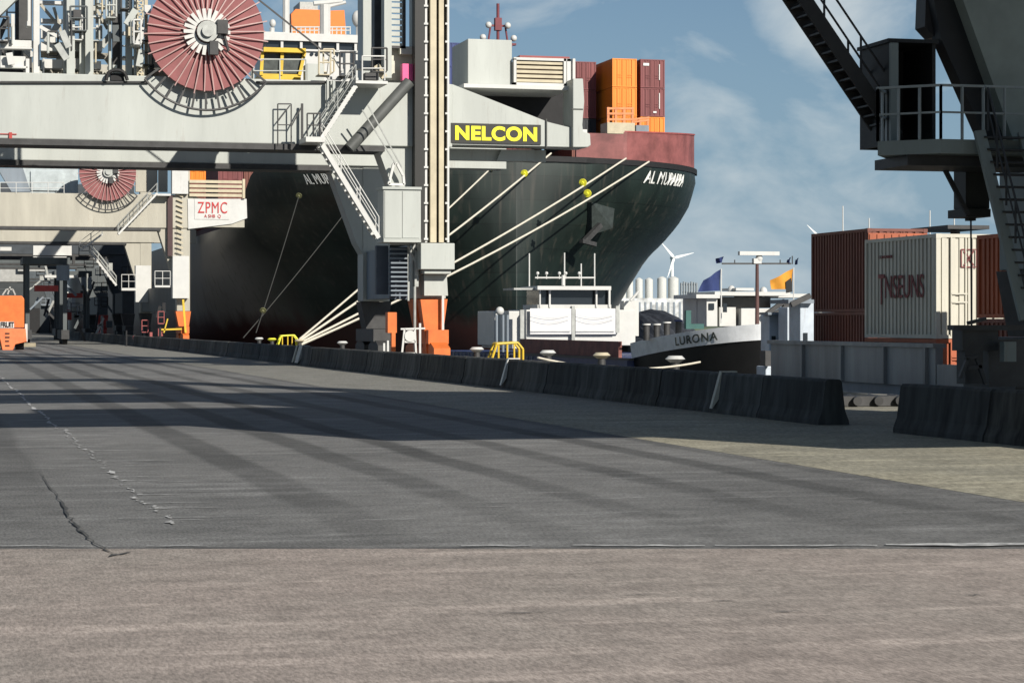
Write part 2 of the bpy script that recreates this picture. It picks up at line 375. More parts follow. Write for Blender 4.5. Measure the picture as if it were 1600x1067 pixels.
# water and land beyond
wm = bpy.data.materials.new('harbour_water'); wm.use_nodes = True; n = wm.node_tree.nodes; l = wm.node_tree.links; p = n['Principled BSDF']
p.inputs['Base Color'].default_value = (.03, .045, .045, 1); p.inputs['Roughness'].default_value = .12
z = n.new('ShaderNodeTexNoise'); z.inputs['Scale'].default_value = .8; z.inputs['Detail'].default_value = 6; g_ = n.new('ShaderNodeNewGeometry'); l.new(g_.outputs['Position'], z.inputs[0])
b = n.new('ShaderNodeBump'); b.inputs['Strength'].default_value = .5; b.inputs['Distance'].default_value = .2; l.new(z.outputs[0], b.inputs['Height']); l.new(b.outputs[0], p.inputs['Normal'])
mb = MB(); mb.v = [(EDGE-1, -400, -4.5), (6000, -400, -4.5), (6000, 8000, -4.5), (EDGE-1, 8000, -4.5)]; mb.f = [(0, 1, 2, 3)]; o = mb.build('water', wm, origin=(0, 0, 0)); o['kind'] = 'structure'
mb = MB(); mb.box(120, 5000, 850, 5500, -6, .2); mb.box(-3000, 119, 1502, 5500, -6, .1); o = mb.build('far_shore', mat('far_land', (.10, .12, .07), .9), origin=(0, 0, 0)); o['kind'] = 'structure'
# ------------------------------------------------------------------ barrier wall
WX = 18.8
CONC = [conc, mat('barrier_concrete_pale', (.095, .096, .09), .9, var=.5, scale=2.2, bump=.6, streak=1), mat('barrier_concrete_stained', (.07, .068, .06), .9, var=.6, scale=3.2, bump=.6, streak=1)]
def barrier_mesh(variant):
    prof = [(-.36, 0), (.36, 0), (.35, .10), (.27, .30), (.19, .93), (.14, .98), (-.14, .98), (-.19, .93), (-.27, .30), (-.35, .10)]
    ln = 3.735; cuts = 10; m = MB(); rnd = random.Random(variant)
    for j in range(cuts+1):
        yy = -ln/2+ln*j/cuts
        for x, z in prof: m.v.append((x+rnd.uniform(-.005, .005), yy, z+(rnd.uniform(-.006, .006) if z > .3 else 0)))
    np_ = len(prof)
    for j in range(cuts):
        for k in range(np_): m.f.append((j*np_+k, (j+1)*np_+k, (j+1)*np_+(k+1) % np_, j*np_+(k+1) % np_))
    m.f.append(tuple(range(np_))); m.f.append(tuple(range(cuts*np_+np_-1, cuts*np_-1, -1)))
    me = bpy.data.meshes.new('concrete_barrier'); me.from_pydata(m.v, [], m.f); me.materials.append(CONC[variant % 3]); me.update(); return me
bmeshes = [barrier_mesh(i) for i in (0, 1, 3, 2, 4, 0, 7)]
ordn = ['first', 'second', 'third', 'fourth', 'fifth', 'sixth', 'seventh', 'eighth', 'ninth', 'tenth', 'eleventh', 'twelfth', 'thirteenth', 'fourteenth', 'fifteenth', 'sixteenth', 'seventeenth', 'eighteenth', 'nineteenth', 'twentieth']
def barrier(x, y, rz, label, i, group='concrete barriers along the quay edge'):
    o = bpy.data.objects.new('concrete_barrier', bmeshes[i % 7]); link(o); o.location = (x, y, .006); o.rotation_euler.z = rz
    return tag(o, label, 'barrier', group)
# row beyond the gap
Yg = 45.1; yy = Yg+1.9; i = 0
barcol = []
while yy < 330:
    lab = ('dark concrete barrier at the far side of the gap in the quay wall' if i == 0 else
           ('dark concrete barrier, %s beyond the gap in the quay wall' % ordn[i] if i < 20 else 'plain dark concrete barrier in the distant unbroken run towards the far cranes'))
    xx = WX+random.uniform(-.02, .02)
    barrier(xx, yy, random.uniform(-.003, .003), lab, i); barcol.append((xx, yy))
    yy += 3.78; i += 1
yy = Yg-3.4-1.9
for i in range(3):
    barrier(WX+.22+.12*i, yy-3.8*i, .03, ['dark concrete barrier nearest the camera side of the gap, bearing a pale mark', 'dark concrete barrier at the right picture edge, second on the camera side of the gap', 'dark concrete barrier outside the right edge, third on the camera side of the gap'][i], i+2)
def drain(px_, label, wd=.1):
    Y = WX/math.tan(YAW+math.atan((px_-800)/FPX))
    m = MB(); m.box(WX-.27, WX-.22, Y-wd/2, Y+wd/2, .36, .97); 
    return m
# straps and pale marks on the wall
def strap(px_, wd, label, m=white, z0=.3, z1=1.0):
    Y = (WX-.3)/math.tan(YAW+math.atan((px_-800)/FPX)); mb = MB()
    mb.v = []; 
    mb.prism([(WX-.21, z1+.03), (WX-.47, .12), (WX-.45, .12), (WX-.27, .36), (WX-.19, z1)][::1], Y, Y+wd)
    mb.box(WX-.21, WX+.2, Y, Y+wd, .995, 1.03)
    o = mb.build('mooring_strap', m, origin=(WX-.2, Y, 0)); return tag(o, label, 'strap')
strap(1122, .16, 'pale strap hanging over the wall beside the white bollard in mid picture', rope)
strap(462, .35, 'cream strap over the wall at the bollard with three taut ropes', rope)
strap(470, 1.1, 'broad grey cloth hanging over the wall right of the cream strap', steel)
strap(790, .18, 'thin white strap over the wall below the yellow frame', white)
mb = MB(); xx, yy_ = gnd(1514, 668); mb.box(WX+.02, WX+.06, 39.9, 40.25, .4, .8)
tag(mb.build('wall_sign', steel, origin=(WX, 40, .5)), 'small pale grey plate fixed on the wall right of the gap', 'plate')
# ------------------------------------------------------------------ bollards and yellow hose frames on the quay edge
BX = 26.4
def bollard(px_, label, m, Y=None, big=.6):
    Y = Y or BX/math.tan(YAW+math.atan((px_-800)/FPX))
    t = thing('bollard', (BX, Y, 0), label, 'bollard', 'mooring bollards on the quay edge')
    MB().bar((BX, Y, .0), (BX, Y, .12), .55*big, 16).build('base', darkst, t, smooth=True)
    MB().bar((BX, Y, .12), (BX, Y, .75), .32*big, 16, .26*big).build('post', darkst, t, smooth=True)
    c = MB(); c.bar((BX, Y, .75), (BX, Y, .88), .30*big, 16, .62*big).bar((BX, Y, .88), (BX, Y, 1.0), .62*big, 16, .42*big)
    c.build('cap', m, t, smooth=True)
    return t
for px_, lb, m in ((1055, 'white capped bollard in front of the black barge bow', white),
                   (940, 'pale bollard at the left foot of the white barge bow', cream), (856, 'white capped bollard below the blue barge side', white),
                   (745, 'pale bollard just right of the crane leg with the red bogie', white), (570, 'yellow capped bollard left of the crane leg', lemon), (535, 'small white capped bollard among the yellow frames', white),
                   (468, 'bollard where the three taut ropes are made fast', cream), (425, 'distant yellow bollard left of the taut ropes', lemon), (405, 'distant white bollard, leftmost in front of the dark hull', white)):
    bollard(px_, lb, m)
def hose_frame(px_, label, wpx):
    Y = (BX-.9)/math.tan(YAW+math.atan((px_-800)/FPX)); s = dep(BX, Y)/FPX*wpx/2
    t = thing('ladder_guard', (BX-.9, Y, 0), label, 'quay ladder guard', 'yellow tubular guards of the quay ladders')
    m = MB(); 
    for dy in (0, .7): m.path([(BX-.9-s, Y+dy, .0), (BX-.9-s*.5, Y+dy, 1.25), (BX-.9+s*.7, Y+dy, 1.3), (BX-.9+s, Y+dy, 1.0), (BX-.9+s, Y+dy, 0)], .06)
    m.bar((BX-.9-s*.5, Y, 1.25), (BX-.9-s*.5, Y+.7, 1.25), .05).bar((BX-.9+s*.7, Y, 1.3), (BX-.9+s*.7, Y+.7, 1.3), .05)
    m.build('tube_frame', lemon if wpx < 50 else yellow, t)
    q = MB()
    for f in (-.4, .1, .5): q.bar((BX-.9+s*f, Y+.02, 0), (BX-.9+s*f, Y+.02, 1.26), .045)
    q.each('upright', yellow, t)
hose_frame(790, 'yellow tubular guard in front of the white deckhouse barge', 56)
hose_frame(585, 'small yellow tubular guard left of the crane leg', 30)
hose_frame(448, 'small yellow tubular guard left of the taut ropes', 34)
mb = MB(); mb.path([(BX-.6+(WX+.5-BX)*f, 74-4.6*f, .85+.25*f-1.2*f*(1-f)) for f in [j/16 for j in range(17)]], .035)
tag(mb.build('slack_rope', rope, origin=(BX, 74, 0)), 'slack pale rope running along the top of the wall beside the barge bow', 'rope')
# ------------------------------------------------------------------ container ship, bow on
SX = 55.5; SY = 214.0; HB = 25.5
def lerp_t(z, tab):
    if z <= tab[0][0]: return tab[0][1:]
    for a, b in zip(tab, tab[1:]):
        if z <= b[0]:
            f = (z-a[0])/(b[0]-a[0]); return tuple(a[i]+(b[i]-a[i])*f for i in range(1, len(a)))
    return tab[-1][1:]
HT = [(-6, 95, 1.2), (-1, 74, 1.0), (4.6, 61, .85), (6.6, 55.5, .78), (9.3, 48, .70), (11.4, 37.5, .63), (13.1, 31, .58), (14.8, 26.5, .54), (17.2, 23.5, .50), (23, 23.5, .50)]
def hw(s, z):
    Ln, b = lerp_t(z, HT); t = max(0, min(1, s/Ln)); return max(.05, HB*(1-(1-t)**2)**b)
def topz(s): return 18.7 if s < 14 else (18.7-(s-14)/9*6.2 if s < 23 else 12.5)
ship = thing('container_ship', (SX, SY, -4.5), 'huge dark green container ship moored bow on behind the cranes', 'container ship')
S = [0, .3, .8, 1.5, 2.5, 4, 6, 8, 10, 12, 14, 16, 18, 20.5, 23, 26, 30, 36, 43, 51, 60, 72, 90, 120, 200, 300, 366]
ZR = [0, .08, .16, .24, .32, .38, .44, .5, .55, .6, .65, .7, .75, .8, .85, .9, .95, 1]
hm = bpy.data.materials.new('hull_paint'); hm.use_nodes = True; n = hm.node_tree.nodes; l = hm.node_tree.links; p = n['Principled BSDF']; p.inputs['Roughness'].default_value = .42
g_ = n.new('ShaderNodeNewGeometry'); sp = n.new('ShaderNodeSeparateXYZ'); l.new(g_.outputs['Position'], sp.inputs[0])
zz = n.new('ShaderNodeTexNoise'); zz.inputs['Scale'].default_value = 1; zz.inputs['Detail'].default_value = 8; mpn = n.new('ShaderNodeMapping'); mpn.inputs['Scale'].default_value = (.35, .35, .12); l.new(g_.outputs['Position'], mpn.inputs[0]); l.new(mpn.outputs[0], zz.inputs[0])
r1 = n.new('ShaderNodeValToRGB'); r1.color_ramp.elements[0].color = (.007, .012, .010, 1); r1.color_ramp.elements[1].color = (.016, .027, .022, 1); r1.color_ramp.elements[0].position = .35; r1.color_ramp.elements[1].position = .7; l.new(zz.outputs[0], r1.inputs[0])
ad = n.new('ShaderNodeMath'); ad.operation = 'MULTIPLY_ADD'; l.new(zz.outputs[0], ad.inputs[0]); ad.inputs[1].default_value = 3; l.new(sp.outputs[2], ad.inputs[2])
mr = n.new('ShaderNodeMapRange'); l.new(ad.outputs[0], mr.inputs[0]); mr.inputs[1].default_value = 3.2; mr.inputs[2].default_value = 5.0; mr.inputs[3].default_value = 1; mr.inputs[4].default_value = 0
cb_ = n.new('ShaderNodeCombineXYZ'); sm_ = n.new('ShaderNodeMath'); sm_.operation = 'ADD'; l.new(sp.outputs[0], sm_.inputs[0]); l.new(sp.outputs[1], sm_.inputs[1]); l.new(sm_.outputs[0], cb_.inputs[0]); l.new(sp.outputs[2], cb_.inputs[1])
bk = n.new('ShaderNodeTexBrick'); l.new(cb_.outputs[0], bk.inputs[0]); bk.inputs['Scale'].default_value = 1; bk.inputs['Brick Width'].default_value = 9; bk.inputs['Row Height'].default_value = 2.4; bk.inputs['Mortar Size'].default_value = .035
bk.inputs['Color1'].default_value = (.85, .85, .85, 1); bk.inputs['Color2'].default_value = (1.15, 1.15, 1.15, 1); bk.inputs['Mortar'].default_value = (.55, .55, .55, 1)
mu_ = n.new('ShaderNodeMix'); mu_.data_type = 'RGBA'; mu_.blend_type = 'MULTIPLY'; mu_.inputs[0].default_value = 1; l.new(r1.outputs[0], mu_.inputs[6]); l.new(bk.outputs[0], mu_.inputs[7])
# light on the parallel body painted in as a paler tone, and rust runs
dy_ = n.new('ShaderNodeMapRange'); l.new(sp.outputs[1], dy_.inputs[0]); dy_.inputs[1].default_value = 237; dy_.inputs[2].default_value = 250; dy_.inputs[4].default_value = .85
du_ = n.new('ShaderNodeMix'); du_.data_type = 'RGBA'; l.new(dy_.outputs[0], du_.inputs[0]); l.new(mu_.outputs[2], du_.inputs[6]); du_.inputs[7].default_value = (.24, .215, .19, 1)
m3 = n.new('ShaderNodeMapping'); m3.inputs['Scale'].default_value = (1.6, 1.6, .12); l.new(g_.outputs['Position'], m3.inputs[0]); z3 = n.new('ShaderNodeTexNoise'); z3.inputs['Scale'].default_value = 1; z3.inputs['Detail'].default_value = 8; l.new(m3.outputs[0], z3.inputs[0])
r3_ = n.new('ShaderNodeMapRange'); l.new(z3.outputs[0], r3_.inputs[0]); r3_.inputs[1].default_value = .54; r3_.inputs[2].default_value = .72; r3_.inputs[4].default_value = .6
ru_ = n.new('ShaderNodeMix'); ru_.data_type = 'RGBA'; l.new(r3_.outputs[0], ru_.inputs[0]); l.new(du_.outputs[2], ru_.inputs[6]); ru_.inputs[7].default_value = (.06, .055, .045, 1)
mxx = n.new('ShaderNodeMix'); mxx.data_type = 'RGBA'; l.new(mr.outputs[0], mxx.inputs[0]); l.new(ru_.outputs[2], mxx.inputs[6]); mxx.inputs[7].default_value = (.06, .02, .017, 1); l.new(mxx.outputs[2], p.inputs['Base Color'])
hull = MB()
for side in (-1, 1):
    i0 = len(hull.v)
    for s in S:
        zt = topz(s)
        for f in ZR:
            z_ = -6+(zt+6)*f; hull.v.append((SX+side*hw(s, z_), SY+s, z_))
    nz_ = len(ZR)
    for a in range(len(S)-1):
        for b_ in range(nz_-1):
            q = (i0+a*nz_+b_, i0+(a+1)*nz_+b_, i0+(a+1)*nz_+b_+1, i0+a*nz_+b_+1)
            hull.f.append(q if side > 0 else q[::-1])
nn = len(S)*len(ZR)
for a in range(len(S)-1):           # deck
    q = (a*nz_+nz_-1, (a+1)*nz_+nz_-1, nn+(a+1)*nz_+nz_-1, nn+a*nz_+nz_-1); hull.f.append(q[::-1])
for b_ in range(nz_-1):             # transom and stem
    a = len(S)-1; hull.f.append((a*nz_+b_, nn+a*nz_+b_, nn+a*nz_+b_+1, a*nz_+b_+1)); hull.f.append((b_, b_+1, nn+b_+1, nn+b_))
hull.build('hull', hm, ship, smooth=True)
# red bulwark round the forecastle, with a dark rim below
def hull_band(name, m, s0, s1, za, zb, out, side=(-1, 1), th=.35, n_=30, par=None, slope=0):
    mb = MB()
    for sd in side:
        i0 = len(mb.v)
        for j in range(n_+1):
            s = s0+(s1-s0)*(j/n_)**1.6
            zc = zb+(slope*(s/16) if slope else 0); zd = za+(slope*(s/16) if slope and za > 20 else 0)
            for o_, z_ in ((out, zd), (out, zc), (out-th, zc), (out-th, zd)):
                mb.v.append((SX+sd*(hw(s, 18)+o_), SY+s-(out if s < 1 else 0), z_))
        for j in range(n_):
            for k in range(4): mb.f.append((i0+4*j+k, i0+4*j+4+k, i0+4*j+4+(k+1) % 4, i0+4*j+(k+1) % 4))
        mb.f.append((i0, i0+1, i0+2, i0+3)); e = i0+4*n_; mb.f.append((e+3, e+2, e+1, e))
    return mb.build(name, m, par or ship)
hull_band('rubbing_rim', black, 0, 17, 18.2, 18.75, .18)
bw = hull_band('breakwater', mat('breakwater_red', (.25, .085, .08), .6, var=.3, scale=.5, rust=.3), 3, 16, 18.75, 21.3, -.15, side=(1,), slope=1.2)
hull_band('rim', maroon, 3, 16, 21.3, 21.45, -.05, side=(1,), par=bw, slope=1.2)
m = MB(); m.box(SX+10, SX+22.8, SY+13.5, SY+14, 18.6, 22.3); m.build('deck_screen', MATS['breakwater_red'], ship)
m = MB()
for x0, x1, z0, z1 in ((-23, 23, 12.5, 14.0),): m.box(SX+x0, SX+x1, SY+30, SY+100, z0, z1)
m.box(SX-21, SX+18, SY+19, SY+29, 12.4, 17.5); m.each('hatch_cover', mat('hatch_dark', (.09, .03, .03), .7), ship)
for sd, nm in ((1, 0), (-1, 0)):       # anchor pockets
    s0_ = 3.0; x0 = SX+sd*hw(s0_, 12.5); t_ = Vector((sd*(hw(4, 12.5)-hw(2, 12.5)), 2, 0)).normalized(); nn_ = Vector((sd*t_.y*sd*sd, -abs(t_.x), 0))
    nn_ = Vector((sd*abs(t_.y), -abs(t_.x), 0)).normalized(); c = Vector((x0, SY+s0_, 12.7)); u = t_
    mb = MB(); i = 0
    for k_, (a, b_, dd) in enumerate(((-1.7, 1.6, 1.2), (2.0, 1.1, .9), (1.7, -.9, .9), (-.6, -1.6, .2))):
        mb.v.append(tuple(c+u*a+Vector((0, 0, b_))+nn_*dd)); 
    for k_, (a, b_, dd) in enumerate(((-1.7, 1.6, 1.2), (2.0, 1.1, .9), (1.7, -.9, .9), (-.6, -1.6, .2))):
        mb.v.append(tuple(c+u*a+Vector((0, 0, b_))-nn_*1.5))
    mb.f = [(0, 1, 2, 3), (7, 6, 5, 4)]+[(k_, k_+4, (k_+1) % 4+4, (k_+1) % 4) for k_ in range(4)]
    hp = mb.each('anchor_pocket', mat('anchor_housing', (.035, .045, .042), .6, var=.25), ship)
    q = MB(); q.beam(c+nn_*1.0+Vector((0, 0, -.6))-u*.2, c+nn_*.6+Vector((0, 0, -2.4))-u*2.2, .5, .5, nn_).beam(c+nn_*.9+Vector((0, 0, -2.3))-u*2.9, c+nn_*.9+Vector((0, 0, -2.6))-u*.9, .5, .4, nn_)
    q.each('anchor', darkst, ship)
def hull_text(sd, s0, s1, z0, z1, out=.07):
    def fn(u, v, d):
        s = s0+(s1-s0)*u; z_ = z0+(z1-z0)*v; return (SX+sd*(hw(s, z_)+out+d), SY+s-.05, z_)
    return fn
lettering('AL MURABBA', hull_text(1, 4.4, 9.9, 16.5, 17.8), textw, ship, 0)
lettering('AL MURABBA', hull_text(-1, 8.9, 5.2, 16.1, 17.1), textw, ship, 0)
# fairlead markers, foremast
m = MB(); c = at(778, 60, 226)
mx0 = c[0]
m.bar((mx0, 226, 18.5), (mx0, 226, 30), .35, 10).prism([(mx0-.6, 29), (mx0+.6, 29), (mx0+1.5, 31.2), (mx0-1.5, 31.2)], 225.4, 226.6)
for dx in (-1.1, 1.1): m.bar((mx0+dx, 226, 31), (mx0+dx*.7, 226, 33.2), .1)
m.bar((mx0, 226, 31), (mx0, 226, 35.4), .16).box(mx0-1.9, mx0+1.9, 225.7, 226.3, 31.1, 31.3).box(mx0-.35, mx0+.35, 225.7, 226.3, 32.6, 33.9).box(mx0-1, mx0+1, 225.9, 226.1, 33.0, 33.2)
mast = m.build('foremast', mat('mast_maroon', (.16, .03, .04), .6), ship)
q = MB()
for dx, z_ in ((-1.7, 31.8), (1.6, 31.8), (-1.1, 33.1), (.95, 33.1)): q.ball((mx0+dx, 225.6, z_), .34)
q.each('mast_lamp', white, mast, smooth=True)
# superstructure
br = MB(); BY = 345.0
X0, X1 = Xat(415, BY), Xat(560, BY)
def zz_(py): return Zat(520, py, BY)
br.box(X0, X1, BY, BY+12, 14, zz_(79)); br.box(X0-1, X1+1, BY-.8, BY+9, zz_(67), zz_(55)); br.box(X0+.5, X1-.5, BY+.5, BY+10, zz_(79), zz_(67))
br.box(Xat(400, BY), X0+3, BY-.5, BY+8, zz_(66), zz_(54)); br.box(X0-1.5, X1+.6, BY-.4, BY+1, zz_(82), zz_(79))
for p_ in (438, 468, 497, 525, 553): br.box(Xat(p_, BY), Xat(p_+4, BY), BY-.5, BY+1, zz_(80), zz_(66))
br.box(Xat(562, BY), Xat(586, BY), BY+1, BY+6, zz_(130), zz_(96)); br.box(Xat(563, BY), Xat(570, BY), BY+1, BY+4, zz_(96), zz_(52))
tower = br.build('bridge_tower', white, ship)
g = MB()
for p_, q_ in ((417, 438), (442, 468), (472, 497), (501, 525), (529, 553)): g.box(Xat(p_, BY), Xat(q_, BY), BY+.1, BY+.45, zz_(78.6), zz_(67.4))
g.each('window', glass, tower)
g = MB()
for px_ in (487, 495, 526, 535): g.bar((Xat(px_, BY), BY-.2, zz_(86)), (Xat(px_, BY), BY+.05, zz_(86)), .28, 12)
g.each('porthole', glass, tower)
fu = MB(); FY = 372.0
def fx(p_): return Xat(p_, FY)
def fz(y_): return Zat(500, y_, FY)
fu.prism([(fx(456), fz(55)), (fx(455), fz(24)), (fx(462), fz(16)), (fx(500), fz(16)), (fx(500), fz(55))], FY, FY+10)
fu.prism([(fx(511), fz(55)), (fx(511), fz(17)), (fx(538), fz(15)), (fx(541), fz(55))], FY, FY+10)
fo = fu.each('funnel', funnelc, ship)
fb = MB(); fb.box(fx(452), fx(543), FY-1, FY+12, 14, fz(55)); fb.build('funnel_casing', white, ship)
q = MB(); q.box(fx(470), fx(498), FY+1, FY+8, fz(16), fz(3)); q.build('exhaust', steel, fo)
ms = MB()
def mp_(a, b_, r): ms.bar(at(*a, BY), at(*b_, BY), r, 8)
mp_((508, 62), (508, 8), .85); mp_((447, 62), (447, -30), .55); mp_((574, 62), (576, -10), .5); mp_((490, 6), (535, 2), .4); mp_((500, 14), (540, 4), .3)
mp_((425, 60), (425, 44), .4); mp_((560, 62), (560, 38), .4)
for a in range(456, 548, 7): mp_((a, 54), (a, 43), .10)
mp_((455, 43), (548, 43), .12); mp_((455, 48), (548, 48), .1)
rm_ = ms.build('radar_mast', white, ship)
q = MB(); q.ball(at(559, 30, BY), .95, sz=1.4).ball(at(426, 37, BY), .5, sz=1.3); q.each('satellite_dome', white, ship, smooth=True)
# ropes and rat guards
def taut(name_label, a, b, r=.07, m=rope, sag=.0, guard=None, group=None):
    a = Vector(a); b = Vector(b); mb = MB(); pts = []
    for j in range(13):
        f = j/12; pts.append(a.lerp(b, f)-Vector((0, 0, sag*4*f*(1-f))))
    mb.path(pts, r); return tag(mb.build('mooring_rope', m, origin=tuple(b)), name_label, 'rope', 'mooring ropes of the container ship')
BY0 = BX/math.tan(YAW+math.atan((468-800)/FPX)); bp = (BX, BY0, .8)
def hullpt(px_, z_, side):     # where the sight line meets the bow at height z
    best = None
    for j in range(1, 400):
        s = j*.1; X = SX+side*hw(s, z_); Y = SY+s; e = abs(800+FPX*math.tan(math.atan2(X, Y)-YAW)-px_)
        if best is None or e < best[0]: best = (e, (X, Y, z_))
        if e > best[0]+60: break
    return best[1]
def chock(px_, py_):
    side = 1 if px_ > 812 else -1; z_ = 18.0
    for _ in range(4): c = hullpt(px_, z_, side); z_ = EYE+(HOR-py_)*dep(c[0], c[1])/FPX
    return (c[0]+side*.2, c[1]-.2, z_)
ch = {k_: chock(*k_) for k_ in ((1010, 253), (975, 248), (855, 240), (777, 262))}
taut('taut pale mooring rope from the outermost chock of the bow, lowest of the pair', ch[(1010, 253)], (bp[0], bp[1], .55), .09, rope, .8)
taut('taut pale mooring rope from the bow above the two yellow guards', ch[(975, 248)], (bp[0], bp[1], .7), .09, rope, .6)
taut('taut pale mooring rope from the chock right of the sign board', ch[(855, 240)], (bp[0], bp[1], .85), .09, rope, .5)
taut('taut pale mooring rope from the chock under the sign board, steepest of the four', ch[(777, 262)], (bp[0], bp[1], 1.0), .08, rope, .3)
c1 = chock(520, 292); c2 = chock(540, 320)
f1 = at(405, 482, 190); f2 = at(398, 500, 188)
taut('thin dark rope slanting down the dark hull from the left yellow guard', at(468, 303, 212), at(400, 520, 196), .05, ropedim, .2)
taut('thin dark rope slanting down the dark hull towards the anchor', at(545, 325, 210), at(380, 528, 196), .05, ropedim, .2)
def guard(px_, py_, a, b, label, r=.42):
    r *= .78; gm = lemon if px_ > 600 else mat('guard_dull', (.13, .13, .06), .7)
    a = Vector(a); b = Vector(b); best = min((abs(800+FPX*math.tan(math.atan2(a.lerp(b, t/200).x, a.lerp(b, t/200).y)-YAW)-px_), t) for t in range(201)); c = a.lerp(b, best[1]/200)
    d = (b-a).normalized(); mb = MB(); mb.bar(c-d*.04, c+d*.04, r, 18).bar(c-d*.25, c+d*.25, .14, 10)
    tag(mb.build('rat_guard', gm, origin=tuple(c)), label, 'rat guard', 'yellow rat guards on the mooring ropes')
guard(911, 277, ch[(975, 248)], bp, 'yellow disc on the upper rope of the long pair, higher of the two', .5)
guard(918, 296, ch[(1010, 253)], bp, 'yellow disc on the lower rope of the long pair, lower of the two', .5)
guard(820, 263, ch[(855, 240)], bp, 'yellow disc on the rope right of the sign board', .45)
guard(772, 262, ch[(777, 262)], bp, 'yellow disc on the rope under the sign board', .45)
guard(467, 305, at(468, 303, 212), at(400, 520, 196), 'dull yellow disc high on the dark left side of the hull', .38)
guard(411, 482, at(468, 303, 212), at(400, 520, 196), 'dull disc low on the dark left side of the hull', .38)
# ------------------------------------------------------------------ containers
def container_mesh(key, Lg, W, H, ends_ribbed=True):
    m = MB(); 
    m.box(.06, W-.06, .06, Lg-.06, .08, H-.06)
    for x in (0, W-.14):
        for y in (0, Lg-.14): m.box(x, x+.14, y, y+.14, 0, H)
    for z_ in (0, H-.12):
        for y in (.003, Lg-.103): m.box(.14, W-.14, y, y+.1, z_+.002, z_+.118)
        for x in (.003, W-.103): m.box(x, x+.1, .14, Lg-.14, z_+.002, z_+.118)
    n_ = int((Lg-.4)/.28)
    for k_ in range(n_):
        y = .22+k_*(Lg-.4)/n_
        for x in (.02, W-.055): m.box(x, x+.035, y, y+.13, .12, H-.12)
    nw = 7
    for k_ in range(nw):
        x = .2+k_*(W-.4)/nw; m.box(x, x+.16, .02, .058, .12, H-.12); m.box(x, x+.16, Lg-.058, Lg-.02, .12, H-.12)
    for x in (W*.2, W*.4, W*.6, W*.8): m.box(x-.02, x+.02, -.03, .015, .1, H-.1)
    m.box(W/2-.012, W/2+.012, -.005, .019, .1, H-.1)
    for z_ in (H*.34, H*.42): m.box(W*.2, W*.42, -.04, -.031, z_, z_+.05); m.box(W*.58, W*.8, -.04, -.031, z_, z_+.05)
    for x in (-.012, W-.168):
        for z_ in (-.004, H-.146): m.box(x, x+.18, -.012, .19, z_, z_+.15)
    me = bpy.data.meshes.new('shipping_container'); me.from_pydata(m.v, [], m.f); me.materials.append(cont[key]); me.update(); return me
CM = {}
def container(x, y, z_, key, label, Lg=6.0, W=2.6, H=3.1, group=None, rz=0):
    kk = (key, Lg, W, H)
    if kk not in CM: CM[kk] = container_mesh(*kk)
    o = bpy.data.objects.new('shipping_container', CM[kk]); link(o); o.location = (x, y, z_); o.rotation_euler.z = rz
    return tag(o, label, 'shipping container', group)
GRP = 'containers stacked on the big ship'
cy = 246.0; CW = 2.98; CHt = 3.28
tiername = {0: 'top', 1: 'second', 2: 'third', 3: 'fourth', 4: 'fifth', 5: 'sixth', 6: 'seventh'}
# the tall block at the right: four columns
cols = [('maroon', 71.4), ('orange', 75.2), ('maroon', 78.25)]
base = 14.0
rightcols = [
 (Xat(905, cy), ['maroon', 'maroon', 'black', 'brown', 'brown', 'brown'], 'left column of the tall bow stack', 32.5, cy+3),
 (Xat(957, cy-1), ['orange', 'orange', 'orange', 'brown', 'brown', 'brown'], 'middle column of the tall bow stack', 32.5, cy-1),
 (Xat(1001, cy-1), ['maroon', 'maroon', 'orange', 'brown', 'brown', 'brown'], 'rightmost column of the tall bow stack', 32.5, cy-1)]
for X, ks, where, zt, yy in rightcols:
    for t_, kk in enumerate(ks):
        container(X, yy, zt-(t_+1)*3.3, kk, '%s container, %s from top, %s' % (kk, tiername[t_], where) if t_ else '%s container on top of the %s' % (kk, where), 12.2, 2.9, 3.24, GRP)
    
# lower block across the deck
rc = ['maroon', 'brown', 'rust', 'orange', 'blue', 'maroon', 'green', 'brown']
nc = 0; X = SX-24.3; r3 = random.Random(3)
leftcols = [['brown', 'maroon', 'orange', 'brown'], ['maroon', 'brown', 'orange', 'maroon'], ['brown', 'black', 'brown', 'grey'], ['maroon', 'maroon', 'brown', 'maroon']]
while X < Xat(905, cy)-3:
    for t_ in range(4):
        kk = leftcols[nc][t_] if nc < 4 else r3.choice(rc)
        container(X, cy+10, 14+t_*3.3, kk, '%s container, layer %s, %s column from the quay side, low forward stack' % (kk, ['one', 'two', 'three', 'four'][t_], ordn[nc]), 12.2, 2.85, 3.24, GRP)
    X += 2.95; nc += 1
# second bay, seen at the left past the first
for ci, X in enumerate((SX-24.3, SX-21.35)):
    for t_, kk in enumerate((('brown', 'brown', 'orange'), ('maroon', 'brown', 'orange'))[ci]):
        container(X, cy+43, 14+t_*3.3, kk, '%s container, layer %s, %s stack seen above the board with red letters' % (kk, ['one', 'two', 'three'][t_], ['left', 'right'][ci]), 12.2, 2.75, 3.24, GRP)
# taller blue and green containers farther aft
for ci, px_ in enumerate((668, 700)):
    for t_, kk in enumerate([['green', 'green', 'blue', 'blue'], ['blue', 'green', 'blue', 'blue']][ci][::-1]):
        Y = 300; zt = Zat(700, 66, Y)
        container(Xat(px_, Y), Y, zt-(t_+1)*3.3, kk, '%s container, %s from top, %s aft column right of crane leg' % (kk, tiername[t_], ['left', 'right'][ci]), 12.2, 2.9, 3.24, GRP)
m = MB(); m.box(Xat(640, 300), Xat(735, 300)+.5, 300.5, 312, 12.5, Zat(700, 66, 300)-4*3.3-.05); m.build('lashing_bridge', darkst, ship)
